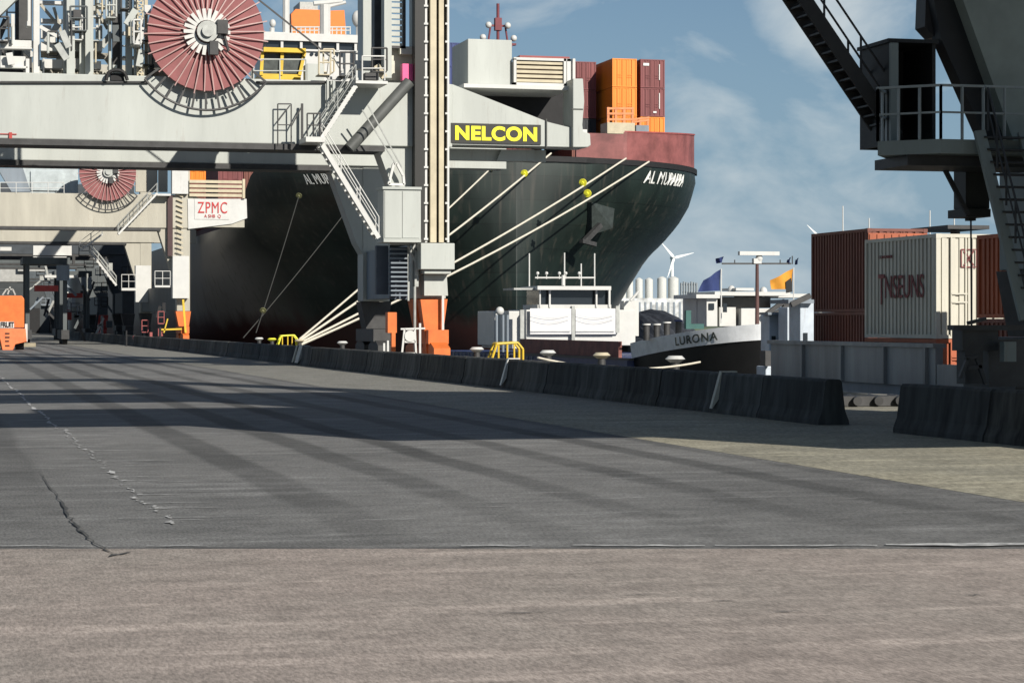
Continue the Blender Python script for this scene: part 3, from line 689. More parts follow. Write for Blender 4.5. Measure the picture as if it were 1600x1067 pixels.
# orange rails and boxes at the foot of the stack on the forecastle
m = MB(); fy = 228
for y_ in (170, 178, 187): m.beam(at(948, y_, fy), at(990, y_, fy), .3, .22)
for y_ in (187, 191): m.beam(at(990, y_, fy), at(1014, y_-3, fy), .3, .2)
for p_ in (950, 962, 975, 988): m.beam(at(p_, 168, fy), at(p_, 196, fy), .25, .25)
for p_ in (1000, 1012): m.beam(at(p_, 184, fy), at(p_, 206, fy), .2, .2)
m.build('winch_platform', mat('rail_orange', (.68, .25, .10), .6), ship)
m = MB(); m.px(949, 992, 192, 210, fy-.5, 2.5); m.build('deck_locker', cream, ship)
m = MB(); m.px(994, 1014, 196, 210, fy-.3, 2); m.build('deck_locker', greyblue, ship)
# ------------------------------------------------------------------ quay cranes
def crane(name, label, Yn, Yf, paint, group, reelX=12.4, detail=0, lx0=22.7, lx1=24.2, upz=30, beam_top=13.9, beam_bot=10.8, reel=True, rightend=31.8, bogie_m=None, under=None):
    t = thing(name, (lx0, Yn, 0), label, 'quay crane', group)
    bogie_m = bogie_m or orange
    for fi, Y in enumerate((Yn, Yf)):
        m = MB(); m.box(-14, lx1+.3, Y, Y+1.9, beam_bot, beam_top); pb = m.build('portal_beam', paint, t, bevel=.05)
        if detail:
            s = MB()
            for px_ in (150, 355, 423): X = Xat(px_, Y); s.box(X-.03, X+.03, Y-.02, Y+.01, beam_bot+.1, beam_top-.05)
            if fi == 0: s.box(-14, lx0-.1, Y-.06, Y-.003, beam_bot-.02, beam_bot+.09)
            s.build('seam', seam, pb)
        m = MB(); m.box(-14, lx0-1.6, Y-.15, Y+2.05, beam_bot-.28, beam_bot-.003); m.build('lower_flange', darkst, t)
        # landside leg
        m = MB(); m.box(-14, -12.4, Y+.1, Y+1.8, 3.4, beam_bot-.3); m.box(-14, -12.4, Y+.2, Y+1.7, beam_top+.003, upz); m.each('leg', paint, t)
        # waterside leg with knee bracket
        m = MB(); m.box(lx0, lx1, Y+.15, Y+1.75, 3.4, beam_bot-.003); m.box(lx0, lx1, Y+.15, Y+1.75, beam_top+.003, upz); m.each('leg', paint, t, bevel=.03)
        m = MB(); m.prism([(lx0-1.9, beam_bot-.003), (lx0-.003, beam_bot-.003), (lx0-.003, 6.0), (lx0-.35, 6.6)], Y+.2, Y+1.7); m.each('knee_bracket', paint, t)
        # bogie: yoke, two rockers, wheels
        b_ = MB(); b_.prism([(lx0-.1, 3.38), (lx1+.1, 3.38), (lx1-.1, 1.9), (lx0+.2, 1.9)], Y+.2, Y+1.7); b_.box(lx0+.25, lx1-.25, Y-1.6, Y+3.6, 1.2, 1.88)
        b_.prismx([(Y-2.4, .55), (Y-2.4, 1.0), (Y-1.2, 1.4), (Y+.4, 1.0), (Y+.4, .55)], lx0+.35, lx1-.35); b_.prismx([(Y+1.6, .55), (Y+1.6, 1.0), (Y+2.9, 1.4), (Y+4.3, 1.0), (Y+4.3, .55)], lx0+.35, lx1-.35)
        bo = b_.build('bogie', bogie_m if fi == 0 else darkst, t)  # far bogie coloured dark in place of the shade on it
        w_ = MB(); bo_ = bo
        for yy in (-2.0, -.7, .1, 2.0, 2.9, 3.9): w_.bar((lx0+.45, Y+yy, .38), (lx1-.45, Y+yy, .38), .37, 16)
        w_.each('wheel', darkst, bo, smooth=True)
        b2 = MB(); b2.prism([(-14, 3.38), (-12.4, 3.38), (-12.7, 1.0), (-13.7, 1.0)], Y+.2, Y+1.7); b2.box(-13.5, -12.9, Y-2, Y+4, .3, .98); b2.each('bogie', bogie_m, t)
    m = MB(); m.box(lx0+.2, lx1-.2, Yn+1.76, Yf+.14, 3.5, 6.1); m.box(-13.8, -12.6, Yn+1.81, Yf+.09, 3.5, 6.1); m.each('sill_beam', under or paint, t)  # 'under' gives the sill beam the colour of its shaded side
    m = MB()
    m.prism([(lx1+.303, beam_top-.0), (rightend-2.4, beam_top-1.75), (rightend-.8, beam_top-2.1), (rightend-.8, beam_bot+.15), (lx1+.303, beam_bot+.15)], Yn+.05, Yn+1.85)
    m.prism([(lx1+.303, beam_top), (rightend-1, beam_top-1.8), (rightend-1, beam_bot), (lx1+.303, beam_bot)], Yf+.05, Yf+1.85)
    can = m.each('cantilever', paint, t)
    # upper frame (continues above the picture)
    m = MB()
    for Y in (Yn, Yf): m.box(-14, lx1, Y+.3, Y+1.6, upz+.003, upz+1.6)
    for X in (-13.8, lx0+.1): m.box(X, X+1.2, Yn+1.8, Yf+.1, upz-1.2, upz-.1)
    m.each('upper_frame', paint, t)
    if reel:
        Yr = Yn-.75; c = Vector((reelX, Yr, beam_top+2.05)); 
        m = MB(); m.bar(c+Vector((0, .15, 0)), c+Vector((0, .4, 0)), 2.75, 48); rl = m.build('cable_reel', reelred, t, smooth=True)
        m = MB()
        for k_ in range(38):
            a = 2*math.pi*(k_+.3)/38; d = Vector((math.cos(a), 0, math.sin(a))); m.beam(c+d*.7+Vector((0, -.10, 0)), c+d*(2.95 if k_ % 2 else 2.8)+Vector((0, .08, 0)), .05, .055)
        m.build('spoke', pinkrib, rl)
        m = MB()
        for k_ in range(22):
            a = 2*math.pi*k_/22; d = Vector((math.cos(a), 0, math.sin(a))); m.beam(c+d*.55+Vector((0, -.18, 0)), c+d*1.1+Vector((0, -.18, 0)), .05, .17)
        m.build('hub_vane', white, rl)
        m = MB(); m.bar(c+Vector((0, -.45, 0)), c+Vector((0, .12, 0)), .5, 20).bar(c+Vector((0, -.62, 0)), c+Vector((0, -.45, 0)), .28, 16); m.build('hub', steel, rl, smooth=True); m = MB(); m.box(c.x+.45, c.x+.95, Yr-.55, Yr-.1, c.z-.1, c.z+.55); m.box(c.x+.1, c.x+.5, Yr-.5, Yr-.1, c.z-1.1, c.z-.45); m.bar(c+Vector((.7, -.3, .2)), c+Vector((1.0, -.3, -.9)), .07); m.each('reel_motor', darkst, rl)
        m = MB(); m.beam(c+Vector((0, .5, 0)), c+Vector((0, 2.6, 0)), .5, .5, (0, 0, 1)).beam(c+Vector((0, .9, 0)), Vector((c.x, Yr+2.0, beam_top)), .3, .5); m.build('reel_bracket', paint, t)
        m = MB(); pts = []
        for k_ in range(21):
            a = R(218+k_*104/20); d = Vector((math.cos(a), 0, math.sin(a))); pts.append(c+d*3.65)
            if k_ % 2 == 0: m.beam(c+d*2.85+Vector((0, .3, 0)), c+d*3.65+Vector((0, .3, 0)), .06, .10)
        m.path([p_+Vector((0, .3, 0)) for p_ in pts], .06)
        m.build('reel_guard', darkst, t)
    return t, can
# --- the big pale crane
YA, YB = 107.0, 121.0
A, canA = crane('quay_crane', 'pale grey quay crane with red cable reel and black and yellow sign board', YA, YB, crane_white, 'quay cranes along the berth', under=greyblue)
# sign board
X0, X1 = Xat(704.5, YA), Xat(845, YA); z0, z1 = Zat(775, 225, YA), Zat(775, 194, YA)
m = MB(); m.box(X0, X1, YA-.03, YA+.04, z0, z1); sb = m.build('sign_board', signblack, A)
h = z1-z0
lettering('NELCON', flat_front(X0+.045*(X1-X0), X1-.045*(X1-X0), z0+.14*h, z1-.12*h, YA-.05), signyel, sb, .045, .02, 1.08)
# block at the tip of the cantilever
m = MB(); tip = [(893, 124), (909, 124), (911, 160), (908, 196), (909, 206), (920, 210), (921, 228), (916, 231), (893, 231)]
m.prism([at(a, b_, YA)[::2] for a, b_ in tip], YA-.25, YA+1.6); m.build('end_post', crane_white, A, bevel=.04)
m = MB(); m.px(893.5, 911, 170, 172, YA-.27, .05).px(853, 855, 186, 231, YA-.04, .08); m.build('seam', seam, canA)
# seam above the leg area: small lit plate below the sign
m = MB(); pl = [(783, 234), (834, 234), (834, 252), (775, 252)]; m.prism([at(a, b_, YA+1.5)[::2] for a, b_ in pl], YA+1.4, YA+1.6); m.px(700, 853, 233.5, 252, YA+1.7, .3); m.each('under_panel', crane_white, A)
# machinery on the cantilever
m = MB(); m.px(731, 800, 62, 132.5, YA+1.2, 3.5); cb = m.build('electrical_cabinet', crane_white, A, bevel=.03)
m = MB(); m.px(725, 893, 133, 139, YA+.6, 5.0); m.each('platform', white, A)
m = MB(); m.px(738, 892, 139.3, 200, YA+4.4, 3.0); m.px(700, 738, 139.3, 196, YA+6, 2.0); m.each('underside_shade', black, A)  # black boxes stand in for the shaded space below the platform
m = MB()
for a, b_, c_, d_ in ((803, 807, 92, 134), (881, 885, 92, 134), (886, 892, 92, 134), (803, 892, 91, 95), (803, 885, 130, 134), (895, 899, 92, 124)): m.px(a, b_, c_, d_, YA+.9, .3)
fr = m.build('louvre_frame', white, A)
m = MB()
for k_ in range(5): m.px(807.3, 880.6, 96.5+k_*7.0, 101+k_*7.0, YA+1.0, .12)
m.each('louvre_slat', cream, fr)
m = MB(); m.px(807.3, 880.6, 95.5, 129.5, YA+1.35, 2.2); m.build('louvre_backing', mat('louvre_brown', (.18, .12, .09), .7), fr)
m = MB(); m.px(812, 890, 88, 91, YA+3, 1.0); m.each('hatch_edge', maroon, A)
# cable tracks on the waterside leg; leftmost black strip paints in its shaded side
m = MB(); m.px(648.5, 663, -60, 379, YA-.6, .7); m.px(683, 685.5, -60, 379, YA-.3, .3); m.px(694, 698, -60, 379, YA-.3, .3).px(662, 672, -60, 379, YA-.05, .1); m.each('cable_trough', signblack, A)
m = MB(); m.px(664, 667.5, -60, 379, YA-.5, .25).px(699, 702, -60, 379, YA-.6, .5); 
m.each('guide_rail', white, A)
m = MB(); m.px(672.5, 682, -60, 379, YA-.5, .4).px(686, 693.5, -60, 379, YA-.5, .4); m.each('cable_duct', cream, A)
m = MB()
for y_ in range(8, 378, 28): m.px(662.5, 669, y_, y_+3, YA-.62, .1).px(696, 699.5, y_, y_+3, YA-.62, .1)
m.each('clamp', white, A)
m = MB(); m.px(657.5, 710.5, 380, 421, YA-1.4, 1.4); m.px(663, 705, 421.3, 428, YA-1.2, 1.1); m.build('junction_box', crane_white, A, bevel=.03)
m = MB(); m.prism([at(*q, YA-.6)[::2] for q in ((663, 429), (698, 429), (700, 462), (663, 462))], YA-.6, YA+.1); m.build('leg_foot', crane_white, A)
m = MB(); m.prism([at(*q, YA-1)[::2] for q in ((657, 468), (693, 468), (689, 508), (691, 530), (687, 562), (668, 566), (664, 520))], YA-1, YA-.2); m.build('bogie_cover', orange, A)
m = MB(); m.px(690.5, 694, 462, 560, YA-1.3, .1).px(655, 658, 505, 562, YA-1.3, .15); m.each('guard_rail', white, A)
m = MB(); m.px(606, 620, 488, 520, YA-1, .6); m.px(612, 618, 520, 556, YA-1, .3); m.each('motor_cover', orange, A)
# cabinet with two doors
Yc = YA-1.6
m = MB(); m.px(599.5, 657.5, 296, 374, Yc, 1.5); m.px(598, 659, 292, 296, Yc-.1, 1.7).px(599.5, 658, 374.2, 378.5, Yc-.15, 1.75); cab = m.each('switch_cabinet', crane_white, A)
m = MB(); m.px(601.5, 628, 299, 372, Yc-.04, .03); m.build('door', crane_white, cab); m = MB(); m.px(629, 655.5, 299, 372, Yc-.04, .03); m.build('door', crane_white, cab)
m = MB(); m.px(610, 645, 379, 383, YA-.4, .6).px(645, 649, 379, 395, YA-.5, .2); m.bar(at(638, 385, YA-.5), at(650, 410, YA-.5), .08); m.build('bracket', steel, A)
# triangular lug above the cabinet
m = MB(); tri = [(607, 288), (615, 256), (620, 256), (630, 275), (631, 289)]; tr2 = [(612, 284), (617, 264), (626, 278), (626, 284)]
pts3 = [Vector(at(a, b_, YA-.3)) for a, b_ in tri]
for a, b_ in zip(pts3, pts3[1:]+pts3[:1]): m.beam(a, b_, .2, .12)
m.build('lifting_lug', white, A)
# left of the leg: pale column, ladder, platforms
m = MB(); m.px(600.5, 612, -60, 122, YA+.2, .8); m.each('service_column', crane_white, A)
m = MB(); m.px(585, 600, -60, 118, YA+1.4, .8); m.each('service_column', darkst, A)
m = MB()
for y_ in range(-40, 72, 9): m.px(612, 630, y_, y_+6.5, YA+.6, .1)
m.build('ladder_panel', crane_white, A)
m = MB(); m.px(630, 634, -60, 74, YA+.5, .3).px(612, 634, 72, 76, YA+.5, .3); m.build('ladder_rail', darkst, A)
m = MB(); m.px(608, 646, 76, 126, YA+1, 1.6).px(625, 646, 73, 85, YA+.5, .5); m.build('lift_house', mat('lift_house_paint', (.55, .54, .46), .5), A)
m = MB(); m.px(629, 645, 100, 126, YA-.1, .5); m.build('pink_locker', pink, A)
m = MB(); m.px(556, 606, 126.5, 131, YA-2.2, 2.1); m.px(556, 560, 122, 126.3, YA-2.2, 2.1); m.each('platform', white, A)
m = MB(); railing(m, [at(566, 126, YA-2.1), at(601, 126, YA-2.1)], 1.15, .04, 1.0); m.build('platform_railing', white, A)
m = MB(); m.px(571, 592, 114, 125, YA-1.5, .9); m.build('winch_motor', darkst, A)
m = MB(); m.px(540, 556, 80, 128, YA+3, .8).px(556, 584, 95, 108, YA+3, .8); m.each('lamp_cabinet', white, A)
# upper stair (from mid platform to the landing), pipe brace, lower stair
flight(at(499, 222, YA-2.0), at(556, 134, YA-2.0), .9, 14, A, white, steel, True, steel, .2)
m = MB(); m.bar(at(640, 128, YA-.6), at(546, 232, YA-.6), .28, 14); m.each('brace_pipe', mat('pipe_grey', (.10, .105, .10), .5), A, smooth=True)
m = MB(); m.beam(at(575, 165, YA-1.7), at(628, 262, YA-1.4), .05, .06).beam(at(566, 172, YA-1.7), at(618, 256, YA-1.4), .05, .06); m.each('tie_rod', steel, A)
m = MB(); m.px(478, 508, 214, 222, YA-2.2, 2.1); m.build('mid_platform', white, A)
m = MB(); railing(m, [at(434, 228, YA-.4), at(455, 228, YA-.4)], 2.0, .035, 1.4, True); m.beam(at(434, 190, YA-.4), at(453, 165, YA-.4), .06, .06).beam(at(455, 198, YA-.4), at(472, 166, YA-.4), .06, .06).px(470.5, 474, 162, 226, YA-.4, .1); railing(m, [at(480, 214, YA-2.1), at(500, 214, YA-2.1)], 1.1, .04, .4)
m.build('handrail', darkst, A)
flight(at(503, 226, YA-1.8), at(592, 372, YA-1.8), .8, 15, A, white, steel, True, white, .2)
# head on stair beside the sill beam
m = MB()
for k_ in range(11): m.px(611, 637, 388+k_*7.2, 390.5+k_*7.2, YA-.3-(k_)*.04, .3)
m.each('stair_tread', greyblue, A)
m = MB(); m.px(588, 607, 384, 460, YA+1.2, .4).px(609, 640, 386, 468, YA+.5, .1); m.each('stair_panel', mat('stair_panel_grey', (.08, .10, .13), .6), A)
m = MB(); m.px(637, 640, 384, 470, YA-.4, .1).px(648, 654, 392, 448, YA-.6, .5); m.bar(at(648, 448, YA-.7), at(648, 548, YA-.7), .07); m.build('hose_reel_post', steel, A)
# motor between the bogies, pale grating and cable drum
m = MB()
for a, b_ in (((628, 552), (632, 514)), ((650, 552), (648, 514)), ((632, 514), (648, 514)), ((628, 552), (650, 552)), ((632, 534), (649, 534)), ((606, 552), (606, 532)), ((600, 553), (600, 536))): m.beam(at(*a, YA-2.6), at(*b_, YA-2.6), .09, .09)
m.beam(at(626, 514, YA-2.6), at(664, 513, YA-2.6), .08, .08); m.build('rail_clamp_frame', white, A)
m = MB(); c = Vector(at(641, 525, YA-2.7)); m.bar(c, c+Vector((0, .3, 0)), .27, 18); m.build('cable_drum', white, A, smooth=True)
# yellow checker cab and things standing on the portal beam
m = MB(); Yy = YA+4
m.px(412, 478, 75, 82, Yy-.3, 3.4); m.px(408, 470, 116, 129, Yy, 2.8)
for p_ in (410, 441, 476): m.beam(at(p_, 82, Yy), at(p_-(2 if p_ < 450 else 8), 118, Yy), .12, .16)
cb = m.build('operator_cab', yellow, A)
m = MB(); m.prism([at(*q, Yy+.15)[::2] for q in ((411, 82.5), (476, 82.5), (469, 115.5), (409, 115.5))], Yy+.15, Yy+2.5); m.each('window', mat('cab_glass', (.07, .08, .075), .3, var=.3, scale=3), cb)
m = MB(); railing(m, [at(396, 129, YA+.2), at(478, 129, YA+.2)], 1.1, .04, 1.3); m.px(392, 396, 95, 130, YA+.3, .2); m.build('platform_railing', crane_white, A)
m = MB()
tt = [Vector(at(*q, YA)) for q in ((512, 122), (516, 90), (522, 88), (535, 112), (533, 124))]
for a, b_ in zip(tt, tt[1:]+tt[:1]): m.beam(a, b_, .25, .13)
m.build('lifting_lug', white, A)
m = MB(); m.px(511, 514, 125, 175, YA-.5, .3).px(520, 524, 126, 160, YA-.5, .2); m.px(480, 506, 100, 130, YA+2, 1.2); m.each('support_post', crane_white, A)
m = MB(); m.beam(at(404, 0, YA+3), at(520, 92, YA+3), .06, .08); m.build('stay_wire', darkst, A)
# structures left of the reel
m = MB()
for a, b_, yo in ((99, 103, 1.5), (104, 117, 1.0), (124, 132, 1.6), (133, 146, 1.2), (170, 174, .8), (176, 191, 2.5), (197, 207, 1.5), (210, 214, 1.0)): m.px(a, b_, -80, 128, YA+yo, .5)
m.each('column', crane_white, A, bevel=.02)
m = MB(); m.px(52, 62, -80, 130, YA+.6, .6); m.px(0, 52, 63, 74, YA+.8, .4).px(0, 50, 73.5, 77, YA+.6, .5).px(0, 40, 88, 104, YA+.8, .4).px(0, 44, 103, 107, YA+.6, .4).px(40, 46, 92, 125, YA+.6, .4).px(43, 48, -60, 42, YA+.6, .3).px(17, 23, 22, 66, YA+1, .3)
m.build('access_frame', white, A, bevel=.03)
m = MB(); m.px(-10, 50, 76, 128, YA+2.8, .5).px(24, 50, -10, 62, YA+3.2, .6).px(176, 188, 22, 106, YA+2.2, .25); m.each('dark_panel', darkst, A)
m = MB(); m.beam(at(-20, 26, YA+.2), at(30, -22, YA+.2), .9, .8); m.beam(at(-20, 42, YA), at(32, -10, YA), .2, .12); m.each('brace_pipe', crane_white, A)
m = MB(); m.px(64, 98, 66, 80, YA+2.0, .8).px(66, 98, 93, 107, YA+2.0, .8).px(78, 88, 58, 66, YA+2.0, .8).px(117, 124, 65, 80, YA+2.0, .8).px(146, 160, 64, 80, YA+2.0, .8).px(117, 124, 92, 108, YA+2, .8).px(148, 158, 96, 108, YA+2, .8); m.each('machine_housing', white, A)
m = MB()
for a in range(66, 172, 6): m.bar(at(a, 110+random.uniform(0, 6), YA+1.8), at(a+8, 126-random.uniform(0, 5), YA+1.8), .07)
m.px(64, 172, 82, 91, YA+2.6, .3).px(64, 160, 110, 128, YA+2.8, .3); m.build('hose_bundle', mat('hose_beige', (.30, .28, .23), .7, var=.4, scale=5), A)
m = MB(); m.beam(at(62, 42, YA+1.4), at(98, 62, YA+1.4), .1, .16); m.build('handrail', white, A)
m = MB(); pts = [at(166, 126, YA-.3)]+[at(182+15*math.cos(R(a)), 120+10*math.sin(R(a)), YA-.3) for a in range(180, 361, 20)]+[at(199, 126, YA-.3)]; m.path(pts, .09); m.px(173, 194, 115, 126, YA-.1, .6); m.build('hatch_wheel', black, A)
m = MB()
for a, b_ in ((214, -60), (222, -60)): m.px(a, a+2.5, -60, 127, YA+.4, .15)
for y_ in range(-40, 128, 9): m.beam(at(214, y_, YA+.4), at(224, y_+4.5, YA+.4), .06, .06); m.beam(at(224, y_+4.5, YA+.4), at(214, y_+9, YA+.4), .06, .06)
m.px(226, 231, -60, 128, YA+1, .2).px(234, 262, 108, 127, YA+1.2, .4); m.build('ladder_truss', cream, A)
m = MB()
for q in ((64, 98, 30, 36), (64, 80, 40, 60), (104, 122, 40, 46), (120, 135, 84, 90), (150, 170, 30, 36), (150, 160, 40, 60), (60, 110, 2, 7), (148, 172, 8, 13), (192, 212, 50, 54), (192, 212, 88, 92)): m.px(*q, YA+3.4, .5)
m.each('cross_member', white, A)
m = MB()
for q in ((84, 12, 98, 60), (148, 10, 168, 46), (64, 8, 84, 32)): m.beam(at(q[0], q[1], YA+3.2), at(q[2], q[3], YA+3.2), .12, .14)
m.px(232, 262, 60, 106, YA+3, .5); m.each('diagonal_member', crane_cream, A)
m = MB(); m.px(0, 26, 209, 210.5, YA-.05, .04).px(14, 19, 207, 222, YA-.1, .08); m.build('red_pipe', redst, A)
m = MB()
for x0_ in (0, 160, 360): m.bar(at(x0_, 127.5, YA+.1), at(x0_+70, 127.5, YA+.1), .07)
m.bar(at(0, 129, YA-.1), at(232, 129, YA-.1), .06).bar(at(400, 129, YA-.1), at(510, 129, YA-.1), .06); m.each('edge_pipe', darkst, A)
# --- second crane, cream
YC, YD = 223.0, 264.0
B, canB = crane('quay_crane', 'cream quay crane farther along with red letters on a white board', YC, YD, crane_cream, 'quay cranes along the berth', reelX=16.3, beam_top=14.9, beam_bot=11.6, lx0=23.1, lx1=24.4, upz=26, rightend=30.6, under=crane_shade_grey)
m = MB(); m.px(304, 358, 312, 343, YC-.15, .1); sb = m.build('sign_board', white, B)
a0 = at(309, 333, YC-.2); a1 = at(355, 316, YC-.2); lettering('ZPMC', flat_front(a0[0], a1[0], a0[2], a1[2], YC-.2), signred, sb, 0, .03, 1.1)
a0 = at(319, 341, YC-.2); a1 = at(345, 335.5, YC-.2); lettering('A SHB  Q', flat_front(a0[0], a1[0], a0[2], a1[2], YC-.2), signred, sb, 0, .03, 1.0)
m = MB(); m.prism([at(*q, YC)[::2] for q in ((293, 311), (385, 311), (386, 341), (362, 350), (294, 358))], YC-.1, YC+1.5); m.build('cantilever_plate', white, B)
m = MB()
for k_ in range(4): m.px(296, 381, 282+k_*7, 286.5+k_*7, YC-.3, .3)
m.px(379, 383, 280, 310, YC-.4, .4); m.each('louvre_slat', cream, B)
m = MB(); m.px(269, 294, 260, 303, YC-.6, 1.2); m.px(270, 295.5, 400, 466, YC-1, 1.5); m.each('switch_cabinet', white, B)
m = MB(); m.px(212, 236, 415, 472, YD-8, 1.5); m.each('switch_cabinet', white, B)
m = MB(); m.px(262, 270, 305, 400, YC-.3, .3); m.each('cable_trough', mat('trough_brown', (.06, .03, .03), .6), B)
m = MB(); m.px(246, 267, 303, 306, YC-1.2, 1).px(190, 212, 450, 454, YD-9, 1).px(242, 266, 446, 449, YC-1, 1); m.each('platform', white, B)
for q in (((190, 450, YD-9), (212, 450, YD-9), 1.5, .04, .9), ((242, 446, YC-1), (266, 446, YC-1), 1.4, .04, .8), ((0, 303, YC), (100, 303, YC), 1.1, .04, 1.5)):
    m = MB(); railing(m, [at(*q[0]), at(*q[1])], q[2], q[3], q[4]); m.build('platform_railing', white, B)
flight(at(185, 366, YC-1.6), at(246, 302, YC-1.6), .8, 12, B, white, cream, True, steel, .18)
flight(at(140, 392, YC+20), at(182, 446, YC+20), .8, 10, B, white, cream, True, steel, .2)
flight(at(125, 392, YC+19), at(160, 366, YC+19), .8, 8, B, white, cream, True, steel, .18)
m = MB(); m.px(30, 122, 263, 303, YC+5, 2); m.px(48, 98, 268, 298, YC+4.8, .2); m.each('equipment_house', mat('house_pale', (.42, .47, .48), .6), B)
m = MB(); m.prism([at(*q, YC+2)[::2] for q in ((-4, 263), (36, 263), (48, 300), (18, 300))], YC+2, YC+3); m.each('brace', greyblue, B)
m = MB(); m.px(212, 246, 262, 300, YC+6, .6).px(248, 262, 262, 300, YC+4, .6); m.each('lamp_cabinet', crane_cream, B)
m = MB()
for y_ in range(264, 400, 8): m.beam(at(276, y_, YC-.2), at(286, y_+4, YC-.2), .1, .12)
m.build('ladder_truss', cream, B)
# small pieces by the cream crane's bogie
m = MB(); m.beam(at(252, 515, YC-3), at(284, 514, YC-3), .12, .16).beam(at(256, 520, YC-3), at(262, 498, YC-3), .12, .12).beam(at(286, 468, YC-2), at(290, 520, YC-2), .2, .2); m.build('rail_clamp_frame', yellow, B)
# --- farther cranes, their shade put into dark grey and slate paint
C3, _ = crane('quay_crane', 'quay crane with shade painted in as dark grey, behind the cream one, nearer of the two distant grey cranes', 330, 352, crane_shade_grey, 'quay cranes along the berth', reel=False, upz=20, rightend=27, bogie_m=redst)
m = MB(); m.px(48, 120, 384, 398, 322, 3).px(40, 150, 400, 404, 321, 2); m.each('equipment_house', white, C3)
m = MB(); m.px(100, 107, 456, 484, 326, 1).px(112, 118, 458, 480, 326, 1); m.each('switch_cabinet', white, C3)
m = MB(); m.px(102, 112, 484, 500, 325, 1); m.build('lamp_box', redst, C3)
D4, _ = crane('quay_crane', 'farthest quay crane, its shade painted in as dark grey, at the left behind the orange truck', 440, 470, mat('crane_shade_slate', (.07, .085, .095), .6, var=.2), 'quay cranes along the berth', reel=False, upz=20, rightend=27, bogie_m=darkst)
m = MB(); m.px(-5, 40, 418, 440, 430, 4).px(28, 70, 414, 424, 429, 2); m.each('equipment_house', mat('far_house', (.35, .35, .33), .6), D4)
E5, _ = crane('quay_crane', 'quay crane with shade painted in as slate, between the cream and the dark grey ones', 285, 300, mat('crane_shade_slate_blue', (.045, .055, .065), .6, var=.2), 'quay cranes along the berth', reel=False, upz=18, rightend=27, bogie_m=darkst)
m = MB(); m.px(70, 122, 430, 434, 280, 2).px(0, 18, 386, 392, 280, 2).px(52, 112, 384, 399, 280, 2).px(52, 104, 401, 404, 279, 2); m.each('platform', white, E5)
# --- near crane at the right edge
YN, YF = 30.6, 45.2
Nn, _ = crane('quay_crane', 'nearest quay crane, greyed by painted-in shade, cut by the right edge of the picture', YN, YF, crane_shade_dim, 'quay cranes along the berth', reel=False, upz=24, bogie_m=darkst, lx0=23.6, lx1=25.1)
m = MB(); m.box(19.0, 26.5, 28.0, 29.75, 5.0, 8.597); m.build('low_shade_box', crane_shade_dim, Nn)  # unseen box added to stretch the shadow on the ground
m = MB(); m.box(14.4, 31.5, 26.6, 29.8, 8.6, 16.8); m.box(22.5, 31.5, 26.8, 29.6, 16.803, 21.5); m.build('shade_box', crane_shade_dim, Nn)  # unseen boxes added to throw shade over the near crane and ground
for X in (16, 24, 30.5):
    m = MB(); m.box(X, X+.6, 29.8, YN+.02, 12, 12.6); m.each('shade_box_bracket', darkst, Nn)  # holds the added shadow-casting box
Yp = YF-2.2
zf = Zat(1480, 240, Yp)
xl, xm, xr = Xat(1392, Yp), Xat(1468, Yp), Xat(1600, Yp)+1.0
m = MB(); deck = [(Xat(1392, YF), YF), (xl+.1, Yp+.9), (Xat(1470, Yp), Yp), (xr, Yp), (xr, YF)]
i0 = 0
for z_ in (zf, zf+.30): m.v += [(x, y, z_) for x, y in deck]
nd = len(deck); m.f = [tuple(range(nd-1, -1, -1)), tuple(range(nd, 2*nd))]+[(k_, (k_+1) % nd, nd+(k_+1) % nd, nd+k_) for k_ in range(nd)]
m.each('platform', crane_shade_dim, Nn)
m = MB(); m.box(xl+.6, xr, Yp+.5, YF, zf-.22, zf-.004); m.build('platform_beam', darkst, Nn)
m = MB(); zt = zf+.30
rail_pts = [(x, y, zt) for x, y in deck[:4]]
for a, b_ in zip(rail_pts, rail_pts[1:]):
    a = Vector(a); b_ = Vector(b_); up = Vector((0, 0, 1.12)); m.beam(a+up, b_+up, .07, .05); m.beam(a+up*.5, b_+up*.5, .04, .04); nn_ = max(2, int((b_-a).length/.42))
    for k_ in range(nn_+1): c = a.lerp(b_, k_/nn_); m.beam(c, c+up, .09, .03)
m.build('platform_railing', mat('railing_grey', (.33, .36, .35), .5), Nn)
m = MB(); Yb = YF-.6; bx0, bx1 = Xat(1390, Yb), Xat(1462, Yb); bz = Zat(1430, 62, Yb)
m.box(bx0, bx0+.08, Yb, Yb+1.6, zt, bz); m.box(bx1-.08, bx1, Yb, Yb+1.6, zt, bz); m.box(bx0+.081, bx1-.081, Yb+1.5, Yb+1.6, zt, bz-.09); m.box(bx0-.05, bx1+.05, Yb-.05, Yb+1.65, bz-.08, bz)
m.build('cabin', mat('cabin_black', (.02, .021, .02), .6), Nn)
m = MB(); m.box(bx0-.02, bx0+.16, Yb-.1, Yb-.02, zt, bz-.1); m.build('cabin_post', crane_shade_dim, Nn)
# platform to the right of the cabin, up at the top, and the ladders
m = MB(); m.prism([at(*q, YF-.2)[::2] for q in ((1447, -10), (1475, -10), (1475, 60), (1460, 58), (1445, 42))], YF-.2, YF+.3); m.build('gusset', darkst, Nn)
m = MB(); m.prism([at(*q, YF-.9)[::2] for q in ((1483, -60), (1660, -60), (1660, 250), (1588, 232))], YF-.9, YF-.05); m.each('knee_cover', mat('cover_greygreen', (.26, .29, .25), .5, var=.1), Nn)
m = MB(); m.prism([at(*q, YF-.5)[::2] for q in ((1448, -60), (1482, -60), (1590, 240), (1550, 240), (1470, 60))], YF-.5, YF-.06); m.each('knee_shade_face', mat('knee_shade_dark', (.02, .022, .024), .6), Nn)  # near-black colour paints in the shade on the knee's slanted side
m = MB(); m.beam(at(1468, 249, YF-.3), at(1513, 336, YF-.3), .08, .09); m.build('strut', darkst, Nn)
